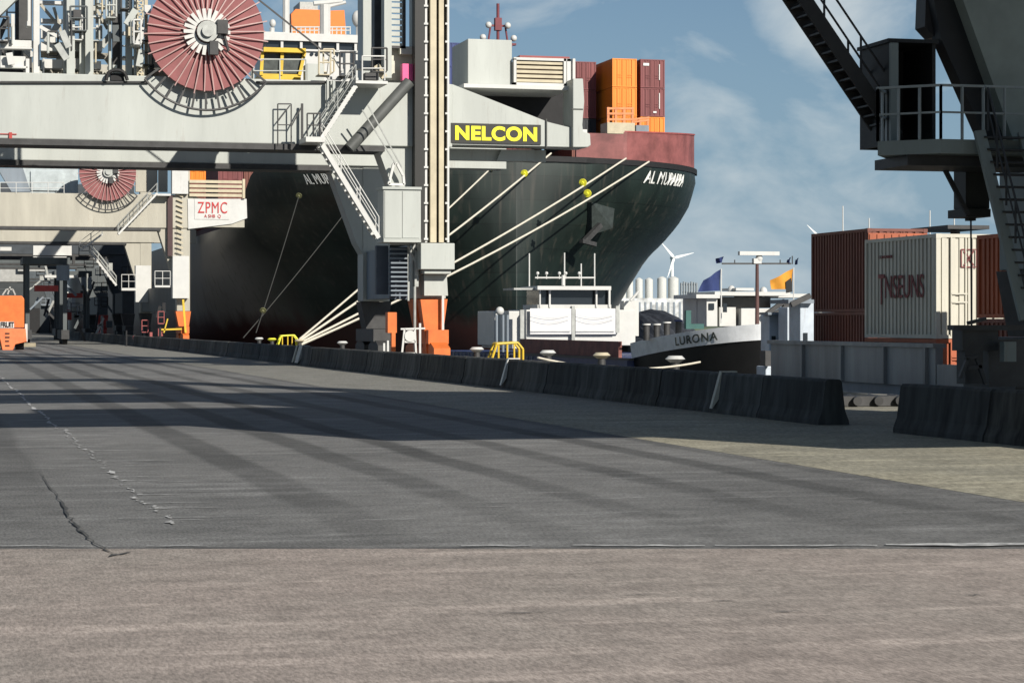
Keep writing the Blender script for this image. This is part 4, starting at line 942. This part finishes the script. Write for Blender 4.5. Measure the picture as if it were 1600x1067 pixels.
m = MB(); m.px(1509, 1546, 249, 326, YF+.1, .6); m.px(1509, 1548, 326.3, 339, YF-.05, .9); m.px(1514, 1525, 339.3, 345, YF+.3, .2); m.each('hanger', mat('hanger_dark', (.03, .032, .03), .6), Nn)
Ys = YF-.3
flight(at(1402, 214, Ys), at(1230, -42, Ys), .7, 18, Nn, mat('stair_dark', (.035, .033, .03), .6), darkst, True, darkst, .30)
# lower stair, seen head on
p0 = Vector(at(1530, 205, YF-2.3)); p1 = Vector(at(1602, 500, YF-3.4))
m = MB(); m.beam(p0, p1, .10, .24); m.beam(p0+Vector((1.0, 0, 0)), p1+Vector((1.0, 0, 0)), .10, .24); m.each('stair_stringer', crane_shade_dim, Nn)
m = MB()
for k_ in range(15):
    c = p0.lerp(p1, (k_+.5)/15); m.box(c.x+.05, c.x+.95, c.y-.1, c.y+.14, c.z-.02, c.z+.02)
m.each('stair_tread', darkst, Nn)
m = MB(); railing(m, [p0+Vector((.15, -.1, 0)), p1+Vector((.15, -.1, 0))], .9, .025, .9); m.build('stair_railing', darkst, Nn)
m = MB()
m.px(1504, 1560, 516, 548, YF-2.6, .5).px(1508, 1536, 548, 600, YF-2.6, .4).px(1545, 1600, 530, 604, YF-2.3, 1.2).px(1490, 1612, 508, 516, YF-2.8, .3)
m.each('rail_brake', darkst, Nn)
m = MB()
for a, b_ in (((1512, 505), (1540, 498)), ((1508, 560), (1530, 556)), ((1512, 575), (1534, 572)), ((1540, 600), (1526, 560)), ((1500, 590), (1512, 560))): m.beam(at(*a, YF-2.9), at(*b_, YF-2.9), .09, .07)
m.each('linkage', darkst, Nn)
m = MB(); m.px(1569, 1588, 534, 565, YF-2.95, .2); m.build('control_box', crane_shade_dim, Nn)
m = MB(); m.bar(at(1517, 345, YF+.3), at(1518, 512, YF+.3), .02); m.build('hanging_cable', darkst, Nn)
# ------------------------------------------------------------------ inland barge with the white bow
bg_ = thing('river_barge', (42.5, 110, -4.5), 'river barge with white bow band lettered in dark capitals and radar mast', 'barge')
bx, by0, bh = 43.0, 111.5, 5.2
def bw_(s): return bh*(1-(1-min(1, s/13))**2.2)**.62 if s < 13 else bh
def bz_(s): return 2.18-min(1.15, s*.117)
SS = [0, .15, .4, .8, 1.4, 2.2, 3.2, 4.5, 6, 7.5, 9, 9.5]
def barge_shell(z0f, z1f, out=0, par=bg_, name='hull', m_=black):
    mb = MB()
    for sd in (-1, 1):
        i0 = len(mb.v)
        for s in SS:
            for f in (0, .5, 1):
                z_ = z0f(s)+(z1f(s)-z0f(s))*f; kk = max(.05, bw_(s)*(1-.16*max(0, (1.5-z_)/6)*(1 if s < 13 else .3))+out)
                mb.v.append((bx+sd*kk, by0+s+max(0, (1.2-z_))*.22*(1-min(1, s/13))-out, z_))
        for a in range(len(SS)-1):
            for b_ in range(2): 
                q = (i0+a*3+b_, i0+(a+1)*3+b_, i0+(a+1)*3+b_+1, i0+a*3+b_+1); mb.f.append(q if sd > 0 else q[::-1])
    n3 = len(SS)*3
    for a in range(len(SS)-1): mb.f.append((a*3+2, n3+a*3+2, n3+(a+1)*3+2, (a+1)*3+2)); 
    mb.f.append((0, 1, 2, n3+2, n3+1, n3))
    return mb.build(name, m_, par, smooth=True)
barge_shell(lambda s: -5, lambda s: bz_(s)-.85, 0, m_=mat('barge_black', (.010, .010, .010), .5))
bb = barge_shell(lambda s: bz_(s)-.85, lambda s: bz_(s), .04, name='bow_band', m_=mat('bow_white', (.80, .82, .83), .5, var=.12, rust=.4))
def barge_text(u, v, d):
    s = 4.7+(1.9-4.7)*u; z_ = bz_(s)-.66+.46*v+.0; kk = bw_(s)*(1-.16*max(0, (1.5-z_)/6))+.07; return (bx-kk-d, by0+s-.06, z_)
lettering('LURONA', barge_text, textk, bg_, .01, .02, 1.15)
m = MB(); m.box(bx-bh, bx+bh, by0+9.4, 171, -5, .1); m.build('midship_hull', bargeblue, bg_)
m = MB()
for k_ in range(26): m.box(bx-bh-.06, bx-bh-.002, by0+30+k_*1.2, by0+30.15+k_*1.2, -2, .05)
m.each('hull_rib', greyblue, bg_)
m = MB()
for x in (bx-bh+.3, bx+bh-.5): m.box(x, x+.2, by0+12, 146, .1, 1.15)
cm = m.each('coaming', rustred, bg_); m = MB(); m.box(bx-bh-.05, bx-bh+.29, by0+9, 146, .1, .22); m.build('gunwale', darkst, bg_)
# mast on the bow
mxp = Xat(1183, by0+4); my = by0+4
m = MB(); m.bar((mxp, my, 1.8), (mxp, my, Zat(1183, 413, my)), .12, 12, .09); mm_ = m.build('mast', mat('mast_brown', (.10, .05, .045), .6), bg_)
m = MB(); m.beam(at(1128, 412, my), at(1236, 412, my), .08, .09)
for p_, y_ in ((1148, 406), (1219, 406), (1238, 400)): m.bar(at(p_, 413, my), at(p_, y_, my), .03)
m.build('yard', darkst, mm_)
m = MB(); m.px(1156, 1218, 393, 399, my-.3, .3); m.build('radar_scanner', white, mm_); m = MB(); m.ball(at(1186, 404, my), .2, sz=1.2); m.px(1178, 1190, 404, 412, my-.15, .3); m.build('radar_motor', white, mm_)
# deck gear on the bow
for px_, yt, m_, lb in ((1010, 508, white, None), (1026, 508, white, None), (1042, 505, white, None), (1060, 502, navy, None)):
    q = MB(); c = at(px_, yt, by0+7); q.bar((c[0], c[1], 1.25), (c[0], c[1], c[2]), .18, 12); q.build('mooring_bitt', darkst, bg_, smooth=True); q = MB(); q.bar((c[0], c[1], c[2]), (c[0], c[1], c[2]+.08), .24, 12); q.build('bitt_cap', m_, bg_, smooth=True)
m = MB(); m.px(1072, 1080, 485, 514, by0+6, .3); m.px(1080, 1100, 506, 514, by0+7, .5); m.build('winch', greenp, bg_)
# stern house of that barge
Yh = 150.0
m = MB(); m.px(795, 822, 486, 545, Yh+1, 8); m.px(822, 993, 484, 540, Yh, 5); m.px(772, 800, 486, 540, Yh+4, 5); hs = m.each('deckhouse', white, bg_, bevel=.05)
m = MB()
for a, b_ in ((828, 893), (899, 962)):
    n_ = 14; i0 = len(m.v)
    for j in range(n_+1):
        for k_ in range(9):
            f = j/n_; gq = k_/8; X = Xat(a+(b_-a)*f, Yh-.3); z_ = Zat(890, 482+40*gq, Yh); m.v.append((X, Yh-.3-.03*math.sin(math.pi*f)*math.sin(gq*7)-.05, z_))
    for j in range(n_):
        for k_ in range(8): m.f.append((i0+j*9+k_, i0+j*9+k_+1, i0+(j+1)*9+k_+1, i0+(j+1)*9+k_))
m.each('awning', tarp, bg_, smooth=True)
m = MB(); m.px(893.5, 898.5, 478, 532, Yh-.4, .3).px(962.5, 968, 478, 520, Yh-.4, .3).px(813, 819, 484, 536, Yh-.4, .3); m.each('awning_post', steel, bg_)
m = MB(); m.px(840, 955, 447, 453, Yh-.8, 4.6); wh = m.build('wheelhouse_roof', white, bg_)
m = MB(); m.px(803, 838, 450, 453, Yh, 3); m.build('roof_wing', steel, bg_)
m = MB()
for a, b_ in ((843, 845), (858, 860.5), (931, 933.5), (951, 954)): m.px(a, b_, 453.1, 480, Yh-.3, .2)
m.px(840, 955, 476, 483.8, Yh-.2, 4).px(838, 842.9, 453.1, 480, Yh+3, .8); wf = m.build('wheelhouse_frame', white, bg_)
m = MB(); m.px(843, 952, 453.2, 475.8, Yh+.1, 3.5); m.build('wheelhouse_glass', glass, bg_)
m = MB()
for a, y0 in ((827, 396), (882, 395), (929, 396), (908, 412)): m.bar(at(a, 448, Yh+2), at(a, y0, Yh+2), .05)
m.bar(at(836, 434, Yh+2), at(930, 434, Yh+2), .06).bar(at(880, 446, Yh+1), at(880, 430, Yh+1), .12)
for a in (840, 854, 874, 884, 905): m.ball(at(a, 427, Yh+2), .12); m.bar(at(a, 436, Yh+2), at(a, 427, Yh+2), .03)
m.each('antenna', white, bg_)
m = MB(); m.ball(at(781, 486, Yh-1), .3).bar(at(776, 490, Yh-1), at(774, 500, Yh-1), .08); m.build('searchlight', white, bg_, smooth=True)
m = MB()
for a in (776, 786, 793): m.bar(at(a, 492, Yh-2), at(a, 550, Yh-2), .09)
m.each('stern_post', greyblue, bg_)
m = MB(); m.px(975, 998, 470, 525, Yh+3, 1); m.bar(at(985, 470, Yh+2), at(998, 455, Yh+2), .1); m.each('aft_locker', white, bg_)
# flags
def flag(px0, py0, pts, Y, m_, label, pole=None, extra=None):
    c = at(px0, py0, Y); t = thing('flag', c, label, 'flag')
    mb = MB(); n_ = 10
    (ax, ay), (bx_, by_), (cx_, cy_), (dx_, dy_) = pts     # top hoist, bottom hoist, bottom fly, top fly
    for k_ in range(2):
        i0 = len(mb.v)
        for j in range(n_+1):
            f = j/n_
            for gq in (0, .33, .66, 1):
                px_ = (ax*(1-gq)+bx_*gq)*(1-f)+(dx_*(1-gq)+cx_*gq)*f; py_ = (ay*(1-gq)+by_*gq)*(1-f)+(dy_*(1-gq)+cy_*gq)*f
                p_ = at(px_, py_, Y); mb.v.append((p_[0], p_[1]+.12*math.sin(f*7+gq*2)+k_*.02, p_[2]))
        for j in range(n_):
            for q in range(3):
                fq = (i0+j*4+q, i0+(j+1)*4+q, i0+(j+1)*4+q+1, i0+j*4+q+1); mb.f.append(fq if k_ == 0 else fq[::-1])
    mb.build('cloth', m_, t, smooth=True)
    if pole: MB().bar(at(*pole[0], Y), at(*pole[1], Y), .035).build('pole', white, t)
    if extra:
        e = MB(); e.prism([at(*q, Y-.16)[::2] for q in extra], Y-.18, Y-.15); e.build('emblem_patch', black, t)
flag(1126, 421, ((1126, 421), (1126, 454), (1091, 456), (1100, 438)), by0+9, navy, 'dark blue pennant flying left of the barge mast', ((1127, 420), (1127, 505)))
m0 = None
flag(1239, 422, ((1239, 420), (1239, 452), (1206, 452), (1204, 438)), by0+9, goldc, 'orange flag with a black patch flying right of the barge mast', ((1240, 418), (1240, 505)), ((1228, 440), (1236, 434), (1238, 456), (1228, 458)))
flag(1131, 401, ((1131, 401), (1129, 410), (1120, 412), (1119, 404)), my, navy, 'small dark flag at the left end of the mast yard')
flag(1236, 403, ((1236, 402), (1234, 412), (1230, 413), (1231, 406)), my, navy, 'small dark flag near the right end of the mast yard')
flag(1247, 403, ((1248, 403), (1246, 413), (1243, 414), (1244, 406)), my, navy, 'tiny dark flag at the very right of the mast yard')
# ------------------------------------------------------------------ barge behind: coal and white wheelhouse
b2 = thing('coal_barge', (58, 150, -4.5), 'coal laden barge with white wheelhouse behind the white barge bow', 'barge')
m = MB(); m.box(Xat(985, 175), Xat(1120, 160), 158, 185, -5, .6); m.box(Xat(1080, 150), Xat(1262, 150), 150, 165, -5, .8); m.build('hull', black, b2)
m = MB(); n1, n2 = 26, 8; xs0, xs1 = Xat(992, 162), Xat(1108, 162)
rr = random.Random(5)
for j in range(n1+1):
    for k_ in range(n2+1):
        f = j/n1; gq = k_/n2; hgt = (1.35*math.exp(-((f-.28)/.16)**2)+1.35*math.exp(-((f-.72)/.2)**2)+.9*math.exp(-((f-.5)/.25)**2))*math.sin(math.pi*gq)**.7
        m.v.append((xs0+(xs1-xs0)*f, 159+22*gq, .62+hgt*1.45+rr.uniform(-.07, .07)))
for j in range(n1):
    for k_ in range(n2): m.f.append((j*(n2+1)+k_, (j+1)*(n2+1)+k_, (j+1)*(n2+1)+k_+1, j*(n2+1)+k_+1))
m.build('coal_heap', coal, b2)
Yw = 150.0
m = MB(); m.px(1104, 1121, 466, 510, Yw-1, 4).px(1124, 1150, 480, 510, Yw, 4).px(1158, 1204, 482, 512, Yw-.5, 4).px(1088, 1104, 464, 506, Yw+1, 3); m.each('deckhouse', white, b2, bevel=.03)
m = MB(); m.px(1088, 1125, 460, 466, Yw-1.4, 5).px(1117, 1235, 456, 462, Yw-1.2, 6).px(1150, 1178, 450, 454, Yw-1, 3).px(1190, 1262, 459, 465, Yw+1, 5); m.each('roof', white, b2)
m = MB(); m.px(1125, 1204, 464, 481, Yw+.4, 4).px(1150, 1158, 462, 510, Yw+.6, .4); m.build('wheelhouse_glass', mat('brown_glass', (.08, .075, .065), .25), b2)
m = MB(); m.px(1108, 1116, 474, 484, Yw-1.1, .1); m.px(1130, 1136, 474, 488, Yw-1.1, .1); m.each('window', glass, b2)
m = MB(); m.ball(at(1143, 454, Yw), .28, sz=1.3).ball(at(1193, 456, Yw), .28, sz=1.3); m.each('satellite_dome', white, b2, smooth=True)
m = MB(); m.beam(at(1196, 492, Yw-1), at(1226, 470, Yw-1), .3, .3).beam(at(1200, 496, Yw-1), at(1232, 476, Yw-1), .2, .2).px(1225, 1236, 470, 502, Yw-1, .5); m.each('crane_arm', darkst, b2)
# ------------------------------------------------------------------ container barge at the right
b3 = thing('container_barge', (31, 60, -4.5), 'grey blue barge carrying stacked containers at the right', 'barge')
m = MB(); m.box(29.4, 41, 48, 79.0, -5, -.15); m.box(29.6, 40.8, 48, 78.5, -.147, .25); m.build('hull', greyblue, b3)
m = MB(); m.box(29.5, 29.75, 62.9, 76.8, .253, 1.45); m.box(29.5, 29.75, 48.5, 62.8, .253, .95); m.box(40.4, 40.6, 48.5, 76.8, .253, 1.45); m.box(29.42, 29.85, 62.9, 77, 1.453, 1.58); co = m.each('coaming', mat('coaming_greyblue', (.27, .285, .29), .5, var=.25, scale=.8, streak=1, rust=.5), b3)
m = MB()
for y in (63.4, 66.5, 70, 73.5): m.box(29.38, 29.499, y, y+.14, .26, 1.44)
m.each('coaming_rib', MATS['coaming_greyblue'], co)
m = MB(); m.box(29.76, 40.39, 48.6, 76.7, .253, .5); m.build('hold_floor', darkst, b3)
# stern cabin
m = MB(); m.px(1202, 1228, 492, 580, 86, 1).px(1230, 1246, 480, 580, 84.5, 1).px(1250, 1272, 470, 580, 82, 1.2).px(1196, 1260, 572, 590, 80.5, 1); dk = m.each('deckhouse', mat('house_paleblue', (.50, .56, .62), .5, var=.15, rust=.4), b3, bevel=.04)
m = MB(); m.px(1206, 1212, 525, 552, 85.95, .1).px(1217, 1223, 522, 550, 85.95, .1).px(1256, 1262, 520, 545, 81.95, .1); m.each('window', glass, dk)
m = MB(); m.px(1232, 1272, 468, 474, 81.7, 2).px(1200, 1230, 488, 492, 85.6, 1); m.each('roof', greyblue, dk)
m = MB(); m.beam(at(1236, 476, 81), at(1266, 462, 81), .15, .2).px(1196, 1208, 548, 572, 80, .6).px(1236, 1250, 548, 576, 80, .6); m.each('deck_gear', darkst, b3)
G3 = 'containers on the grey blue barge'
def bc(px_near, X, Yn, key, ztop_px, zbot_px, label, Lg=5.8, W=2.5):
    zt = Zat(px_near, ztop_px, Yn); zb = Zat(px_near, zbot_px, Yn); return container(X, Yn, zb, key, label, Lg, W, round(zt-zb, 2), G3)
c1_ = bc(1357, 35.0, 80.7-.0, 'brown', 357, 487, 'brown container with a rust red ribbed end behind the white one')
c0_ = bc(1357, 35.0, 80.7, 'brown', 487.5, 545, 'brown container low under the large brown one at the left')
tagc = c1_
XW = 30.4; YW = Yw0 = XW/math.tan(YAW+math.atan((1463-800)/FPX))
cw_ = bc(1463, XW, YW, 'white', 365, 529, 'white container with faded red lettering on its long side', 5.6)
cl_ = bc(1463, XW, YW, 'rust', 529.6, 580, 'rust red container under the white one', 5.6)
XB = 29.93; YBr = XB/math.tan(YAW+math.atan((1525-800)/FPX))-5.8
zt = Zat(1525, 368, YBr+5.8); zb = Zat(1525, 497, YBr+5.8)
container(XB, YBr, zb, 'rust', 'rust brown container right of the white one behind the near crane', 5.75, 2.5, round(zt-zb, 2), G3)
container(XB, YBr, 1.6-1.3, 'brown', 'brown container under the rust brown one behind the near crane', 5.75, 2.5, round(zb-.32, 2), G3)
# brighter rust ribbed panel on the door end of the left container
m = MB(); 
for k_ in range(8): m.box(35.05+k_*.31, 35.05+k_*.31+.17, 80.62, 80.66, c1_.location.z+.1, c1_.location.z+3.0)
m.box(35.01, 37.49, 80.66, 80.695, c1_.location.z+.05, c1_.location.z+3.05)
e = m.build('end_panel', cont['rust'], None, origin=tuple(c1_.location)); e.parent = c1_; e.location = (0, 0, 0)
for v in e.data.vertices: pass
def side_text(body, X, Ya, Yb, za, zb, m_, parent, bold=0):
    vs, fs = text_verts(body, bold, .02); mb = MB(); mb.v = [(X-d, Ya+(Yb-Ya)*u, za+(zb-za)*v) for u, v, d in vs]; mb.f = fs
    o = mb.build('lettering', m_, None, origin=tuple(parent.location)); o.parent = parent; o.location = (0, 0, 0); return o
fred = mat('faded_red', (.24, .07, .07), .7, var=.4, scale=4)
hc = cw_.location.z
side_text('T', XW-.01, YW+4.45, YW+3.95, hc+1.1, hc+2.1, fred, cw_, .0); side_text('NSEUNS', XW-.01, YW+3.9, YW+.9, hc+1.3, hc+2.05, fred, cw_, .0)
side_text('CONTAINER', XW-.01, YW+4.4, YW+3.3, hc+2.62, hc+2.72, fred, cw_, .0)
m = MB(); q0 = XW+.95
for a, b_ in (((0, 0), (.32, .45)), ((0, .45), (.32, 0))): m.beam((q0+a[0], YW-.01, hc+2.3+a[1]), (q0+b_[0], YW-.01, hc+2.3+b_[1]), .02, .05)
for a, b_ in (((-.1, -.05), (-.1, .5)), ((.42, -.05), (.42, .5)), ((-.1, -.05), (.42, -.05)), ((-.1, .5), (.42, .5))): m.beam((q0+a[0], YW-.012, hc+2.3+a[1]), (q0+b_[0], YW-.012, hc+2.3+b_[1]), .02, .035)
o = m.build('emblem', fred, None, origin=tuple(cw_.location)); o.parent = cw_; o.location = (0, 0, 0)
# marks on ship containers
# ------------------------------------------------------------------ orange truck at the left
tk = thing('terminal_truck', (Xat(20, 190), 190, 0), 'orange terminal vehicle with black stencilled letters at the left edge', 'terminal vehicle')
Yt = 190.0
m = MB(); m.prism([at(*q, Yt)[::2] for q in ((-20, 466), (-16, 462), (34, 462), (38, 467), (38, 512), (-20, 512))], Yt, Yt+4); bd = m.build('body', orange, tk, bevel=.06)
m = MB(); m.prism([at(*q, Yt-.4)[::2] for q in ((-18, 513.5), (40, 513.5), (42, 534), (24, 538), (20, 548), (4, 548), (0, 530), (-18, 530))], Yt-.4, Yt+3.4); m.build('bumper', mat('bumper_orange', (.78, .20, .07), .5, rust=.4), tk, bevel=.05)
m = MB()
for y_ in (520, 526, 539): m.px(8, 15, y_, y_+2, Yt-.45, .04)
m.px(8, 14, 532, 534, Yt-.45, .04); m.each('grille_slot', black, tk)
m = MB(); m.px(-18, 22, 502.5, 512.5, Yt-.06, .05); m.build('name_plate', white, bd)
a0 = at(1, 511.5, Yt-.1); a1 = at(22, 503, Yt-.1); lettering('FRUIT', flat_front(a0[0], a1[0], a0[2], a1[2], Yt-.1), black, bd, .03, .02, .9)
m = MB(); m.px(39, 43, 506, 534, Yt+.3, .3); m.build('mud_guard', white, tk)
m = MB(); 
for px_ in (-12, 30): c = at(px_, 540, Yt+1.5); m.bar((c[0]-.35, Yt+.8, .52), (c[0]+.35, Yt+.8, .52), .52, 18)
m.each('wheel', black, tk, smooth=True)
m = MB(); m.px(24, 56, 536, 542, Yt+2, 2); m.build('fork_block', mat('timber', (.30, .27, .19), .8), tk)
m = MB()
for a, b_ in (((4, 461), (10, 452)), ((10, 452), (20, 452)), ((20, 452), (24, 461)), ((12, 460), (16, 448))): m.beam(at(*a, Yt+1), at(*b_, Yt+1), .12, .12)
m.build('roof_rack', steel, tk)
m = MB(); m.beam(at(150, 522, 290), at(162, 497, 290), .2, .25).beam(at(150, 522, 290), at(162, 522, 290), .2, .2).beam(at(152, 510, 290), at(160, 506, 290), .2, .2)
tag(m.build('marker_frame', white, origin=at(150, 522, 290)), 'small white slanted frame standing among the dark distant bogies', 'frame')
# ------------------------------------------------------------------ far background
for i, (a, b_, y0) in enumerate(((970, 978, 436), (979, 989, 436), (993, 1004, 437), (1008, 1020, 437), (1027, 1041, 435), (1044, 1060, 435))):
    Y = 900.0; X = (Xat(a, Y)+Xat(b_, Y))/2; r = (Xat(b_, Y)-Xat(a, Y))/2*.98; z1 = Zat(a, y0, Y); m = MB(); m.bar((X, Y, .2), (X, Y, z1), r, 20).bar((X, Y, z1), (X, Y, z1+.8), r, 20, r*.3)
    tag(m.build('silo', silo_m, origin=(X, Y, 0), smooth=True), 'pale storage silo on the far shore, number %d from the left of the row' % (i+1) if i else 'pale storage silo half hidden by the ship, leftmost of the row', 'silo', 'silos on the far shore')
t = thing('process_plant', (Xat(1075, 920), 920, .2), 'dim grey steel plant frames right of the silos on the far shore', 'industrial plant')
m = MB()
for p_ in range(1064, 1090, 4): m.px(p_, p_+2.2, 440+(p_ % 3), 500, 920, 1)
for y_ in (444, 456, 470): m.px(1064, 1090, y_, y_+1.5, 921, 1)
m.build('frame', mat('plant_grey', (.25, .28, .30), .7), t)
m = MB(); m.px(965, 1092, 466, 505, 880, 8); m.build('wall', mat('plant_white', (.62, .64, .64), .6, var=.4, scale=.3), t)
m = MB()
for p_ in range(980, 1090, 9): m.px(p_, p_+3, 472, 505, 879.8, .15)
m.each('opening', greyblue, t)
def turbine(px_, py_, Y, bl, label, angs, basepy=500):
    c = Vector(at(px_, py_, Y)); t = thing('wind_turbine', (c.x, c.y, 0), label, 'wind turbine', 'wind turbines on the horizon')
    tm = mat('turbine_white', (.75, .78, .78), .5, var=.02)
    MB().bar((c.x, c.y+4, .2), (c.x, c.y+4, c.z), 2.4, 14, 1.5).build('tower', tm, t, smooth=True)
    MB().beam(c+Vector((0, -2, 0)), c+Vector((0, 7, 0)), 2.6, 2.6, (1, 0, 0)).build('nacelle', tm, t)
    for a in angs:
        d = Vector((math.cos(R(a)), 0, math.sin(R(a)))); q = Vector((-d.z, 0, d.x)); m = MB()
        y = -3.0
        pts = [(0, .9), (.12, 1.7), (.3, 1.5), (1, .25)]
        for f, w__ in pts:
            for sd in (-1, 1):
                for yy in (-.3, .3): m.v.append(tuple(c+d*bl*f+q*w__*sd*.8+Vector((0, y+yy, 0))))
        for j in range(3):
            o_ = j*4; m.f += [(o_, o_+2, o_+6, o_+4), (o_+1, o_+5, o_+7, o_+3), (o_, o_+4, o_+5, o_+1), (o_+2, o_+3, o_+7, o_+6)]
        m.f += [(0, 1, 3, 2), (12, 14, 15, 13)]; m.build('blade', tm, t)
turbine(1052, 403, 2200, 22, 'white wind turbine standing above the silos left of the flags', (132, 14, 250))
turbine(1283, 375, 2200, 23, 'white wind turbine half hidden behind the brown container', (138, 20, 262))
for i, (px_, y0) in enumerate(((1317, 322), (1358, 341), (1453, 329), (1491, 322))):
    Y = 700.0; c = at(px_, y0, Y); m = MB(); m.bar((c[0], Y, .2), (c[0], Y, c[2]), .34, 8, .2)
    tag(m.build('light_mast', white, origin=(c[0], Y, 0)), 'thin white mast above the barge containers, %s from the left' % ordn[i], 'mast', 'thin masts behind the barge containers')
m = MB(); m.px(1481, 1546, 352, 358, 140, 6); m.px(1495, 1500, 358, 520, 141, 1); tag(m.build('gantry_beam', darkst, origin=at(1500, 500, 140)), 'dark horizontal beam above the white container end', 'beam')

t = thing('harbour_shed', (0, 500, 0), 'long dark slate shed far off behind the last cranes', 'shed')
m = MB(); m.box(-60, 26, 500, 540, 0, 12.5); wl = m.build('wall', mat('shed_slate', (.05, .058, .062), .7, var=.25, scale=.15), t)
m = MB(); m.prismx([(498, 12.5), (520, 15), (542, 12.5)], -61, 27); m.build('roof', mat('shed_roof', (.12, .13, .13), .6), t)
for X in range(-6, 26, 6): m = MB(); m.box(X, X+4, 499.9, 500.1, 0, 5.5); m.build('door', black, t)

rc_ = random.Random(21)
def clutter(root, Y, n, x0, x1, y0, y1, pal):
    for _ in range(n):
        a = rc_.uniform(x0, x1); b_ = rc_.uniform(y0, y1); k_ = rc_.random(); d = Y-rc_.uniform(1, 6); m = MB()
        if k_ < .3:
            w_ = rc_.uniform(8, 26); m.px(a, a+w_, b_, b_+1.6, d, 1); railing(m, [at(a, b_, d), at(a+w_, b_, d)], 1.1, .05, 1.2); m.build('walkway', rc_.choice(pal), root)
        elif k_ < .55:
            w_ = rc_.uniform(4, 14); m.px(a, a+w_, b_, b_+rc_.uniform(4, 16), d, 1); m.build('equipment_box', rc_.choice(pal), root)
        elif k_ < .8:
            m.beam(at(a, b_, d), at(a+rc_.uniform(-22, 22), b_+rc_.uniform(14, 30), d), .25, .3); m.build('brace', rc_.choice(pal), root)
        else:
            m.px(a, a+rc_.uniform(1.5, 3.5), b_, b_+rc_.uniform(16, 50), d, .6); m.build('post', rc_.choice(pal), root)
dk_ = [crane_shade_grey, darkst, darkst, greyblue, steel, black]
clutter(C3, 326, 34, 60, 205, 392, 505, dk_)
clutter(D4, 436, 26, -5, 95, 400, 505, dk_+[crane_shade_grey])
clutter(E5, 282, 26, 95, 235, 398, 510, dk_)
clutter(B, 222, 10, 196, 262, 470, 530, [darkst, crane_shade_grey, maroon, black, steel])
clutter(A, YA+5, 46, 58, 236, 4, 118, [white, steel, crane_white, cream, darkst, crane_shade_grey])
clutter(A, YA+6, 14, -6, 58, 0, 118, [white, steel, crane_white, darkst])
clutter(A, YA+5, 7, 478, 590, 96, 120, [white, steel, darkst, cream])
for i_, (px_, Y, lb) in enumerate(((70, 240, 'nearer'), (112, 300, 'farther'))):
    X = Xat(px_, Y); t = thing('straddle_carrier', (X, Y, 0), '%s of the two dark straddle carriers between the distant crane legs' % lb, 'straddle carrier', 'straddle carriers by the distant cranes')
    for dx in (-1.9, 1.9):
        m = MB(); m.box(X+dx-.4, X+dx+.4, Y-4, Y+4, .55, 1.5); b0 = m.build('side_beam', darkst, t)
        m = MB()
        for yy in (-3, -1, 1, 3): m.bar((X+dx-.25, Y+yy, .55), (X+dx+.25, Y+yy, .55), .55, 14)
        m.each('wheel', black, b0, smooth=True)
        m = MB()
        for yy in (-3.4, 3.0): m.box(X+dx-.2, X+dx+.2, Y+yy, Y+yy+.4, 1.5, 8.3)
        m.each('leg', crane_shade_grey, t)
    m = MB(); m.box(X-2.4, X+2.4, Y-3.6, Y+3.6, 8.3, 9.0); m.build('top_frame', crane_shade_grey, t)
    m = MB(); m.box(X-1.2, X+1.2, Y-3.8, Y-2.0, 5.5, 6.1); m.build('spreader', redst, t)
    m = MB(); m.box(X+1.0, X+2.3, Y-4.4, Y-3.61, 6.6, 8.2); m.build('cab', greyblue, t)

# small white registration marks on the exposed ship containers
def mark(c, x0, x1, z0, z1, m_=textw):
    mb = MB(); o_ = c.location; mb.box(o_.x+x0, o_.x+x1, o_.y-.055, o_.y-.045, o_.z+z0, o_.z+z1)
    q = mb.build('marking', m_, None, origin=tuple(o_)); q.parent = c; q.location = (0, 0, 0)
for c in [o for o in scene.objects if o.get('group') == GRP and o.get('label', '').find('of the rightmost') >= 0 or (o.get('group') == GRP and 'rightmost column' in o.get('label', '') and ('second' in o['label'] or 'third' in o['label']))]:
    if 'orange' in c['label']: continue
    mark(c, 2.2, 2.3, .9, 2.7); mark(c, .3, 1.0, 2.5, 2.8) if 'on top' in c['label'] else mark(c, 1.5, 1.9, .4, .6)
for c in [o for o in scene.objects if o.get('group') == GRP and 'black container' in o.get('label', '') and 'left column of the tall' in o['label']]:
    mark(c, .6, 1.8, 1.6, 2.0)
# sag lines and hems of the awnings
for a, b_ in ((828, 893), (899, 962)):
    for y0_, sg in ((492, 5), (498, 6)):
        pts = [at(a+2+(b_-a-4)*j/12, y0_+sg*math.sin(math.pi*j/12), Yh-.55) for j in range(13)]
        m = MB(); m.path(pts, .012, 5); m.build('awning_rope', crane_white, bg_)
    m = MB(); m.px(a+1, b_-1, 517, 518, Yh-.5, .04); m.build('awning_hem', steel, bg_)

# low gear lying on the quay behind the gap in the wall
t = thing('mooring_gear', (24.0, 55.0, 0), 'low dark tackle lying on the quay seen through the wall gap', 'tackle')
m = MB(); m.box(22.6, 25.6, 54.8, 55.6, .02, .28); m.build('skid', darkst, t)
for k_ in range(5):
    m = MB(); m.bar((22.8+k_*.6, 54.6, .16), (23.0+k_*.6, 55.7, .20), .12, 10); m.build('shackle', darkst, t, smooth=True)
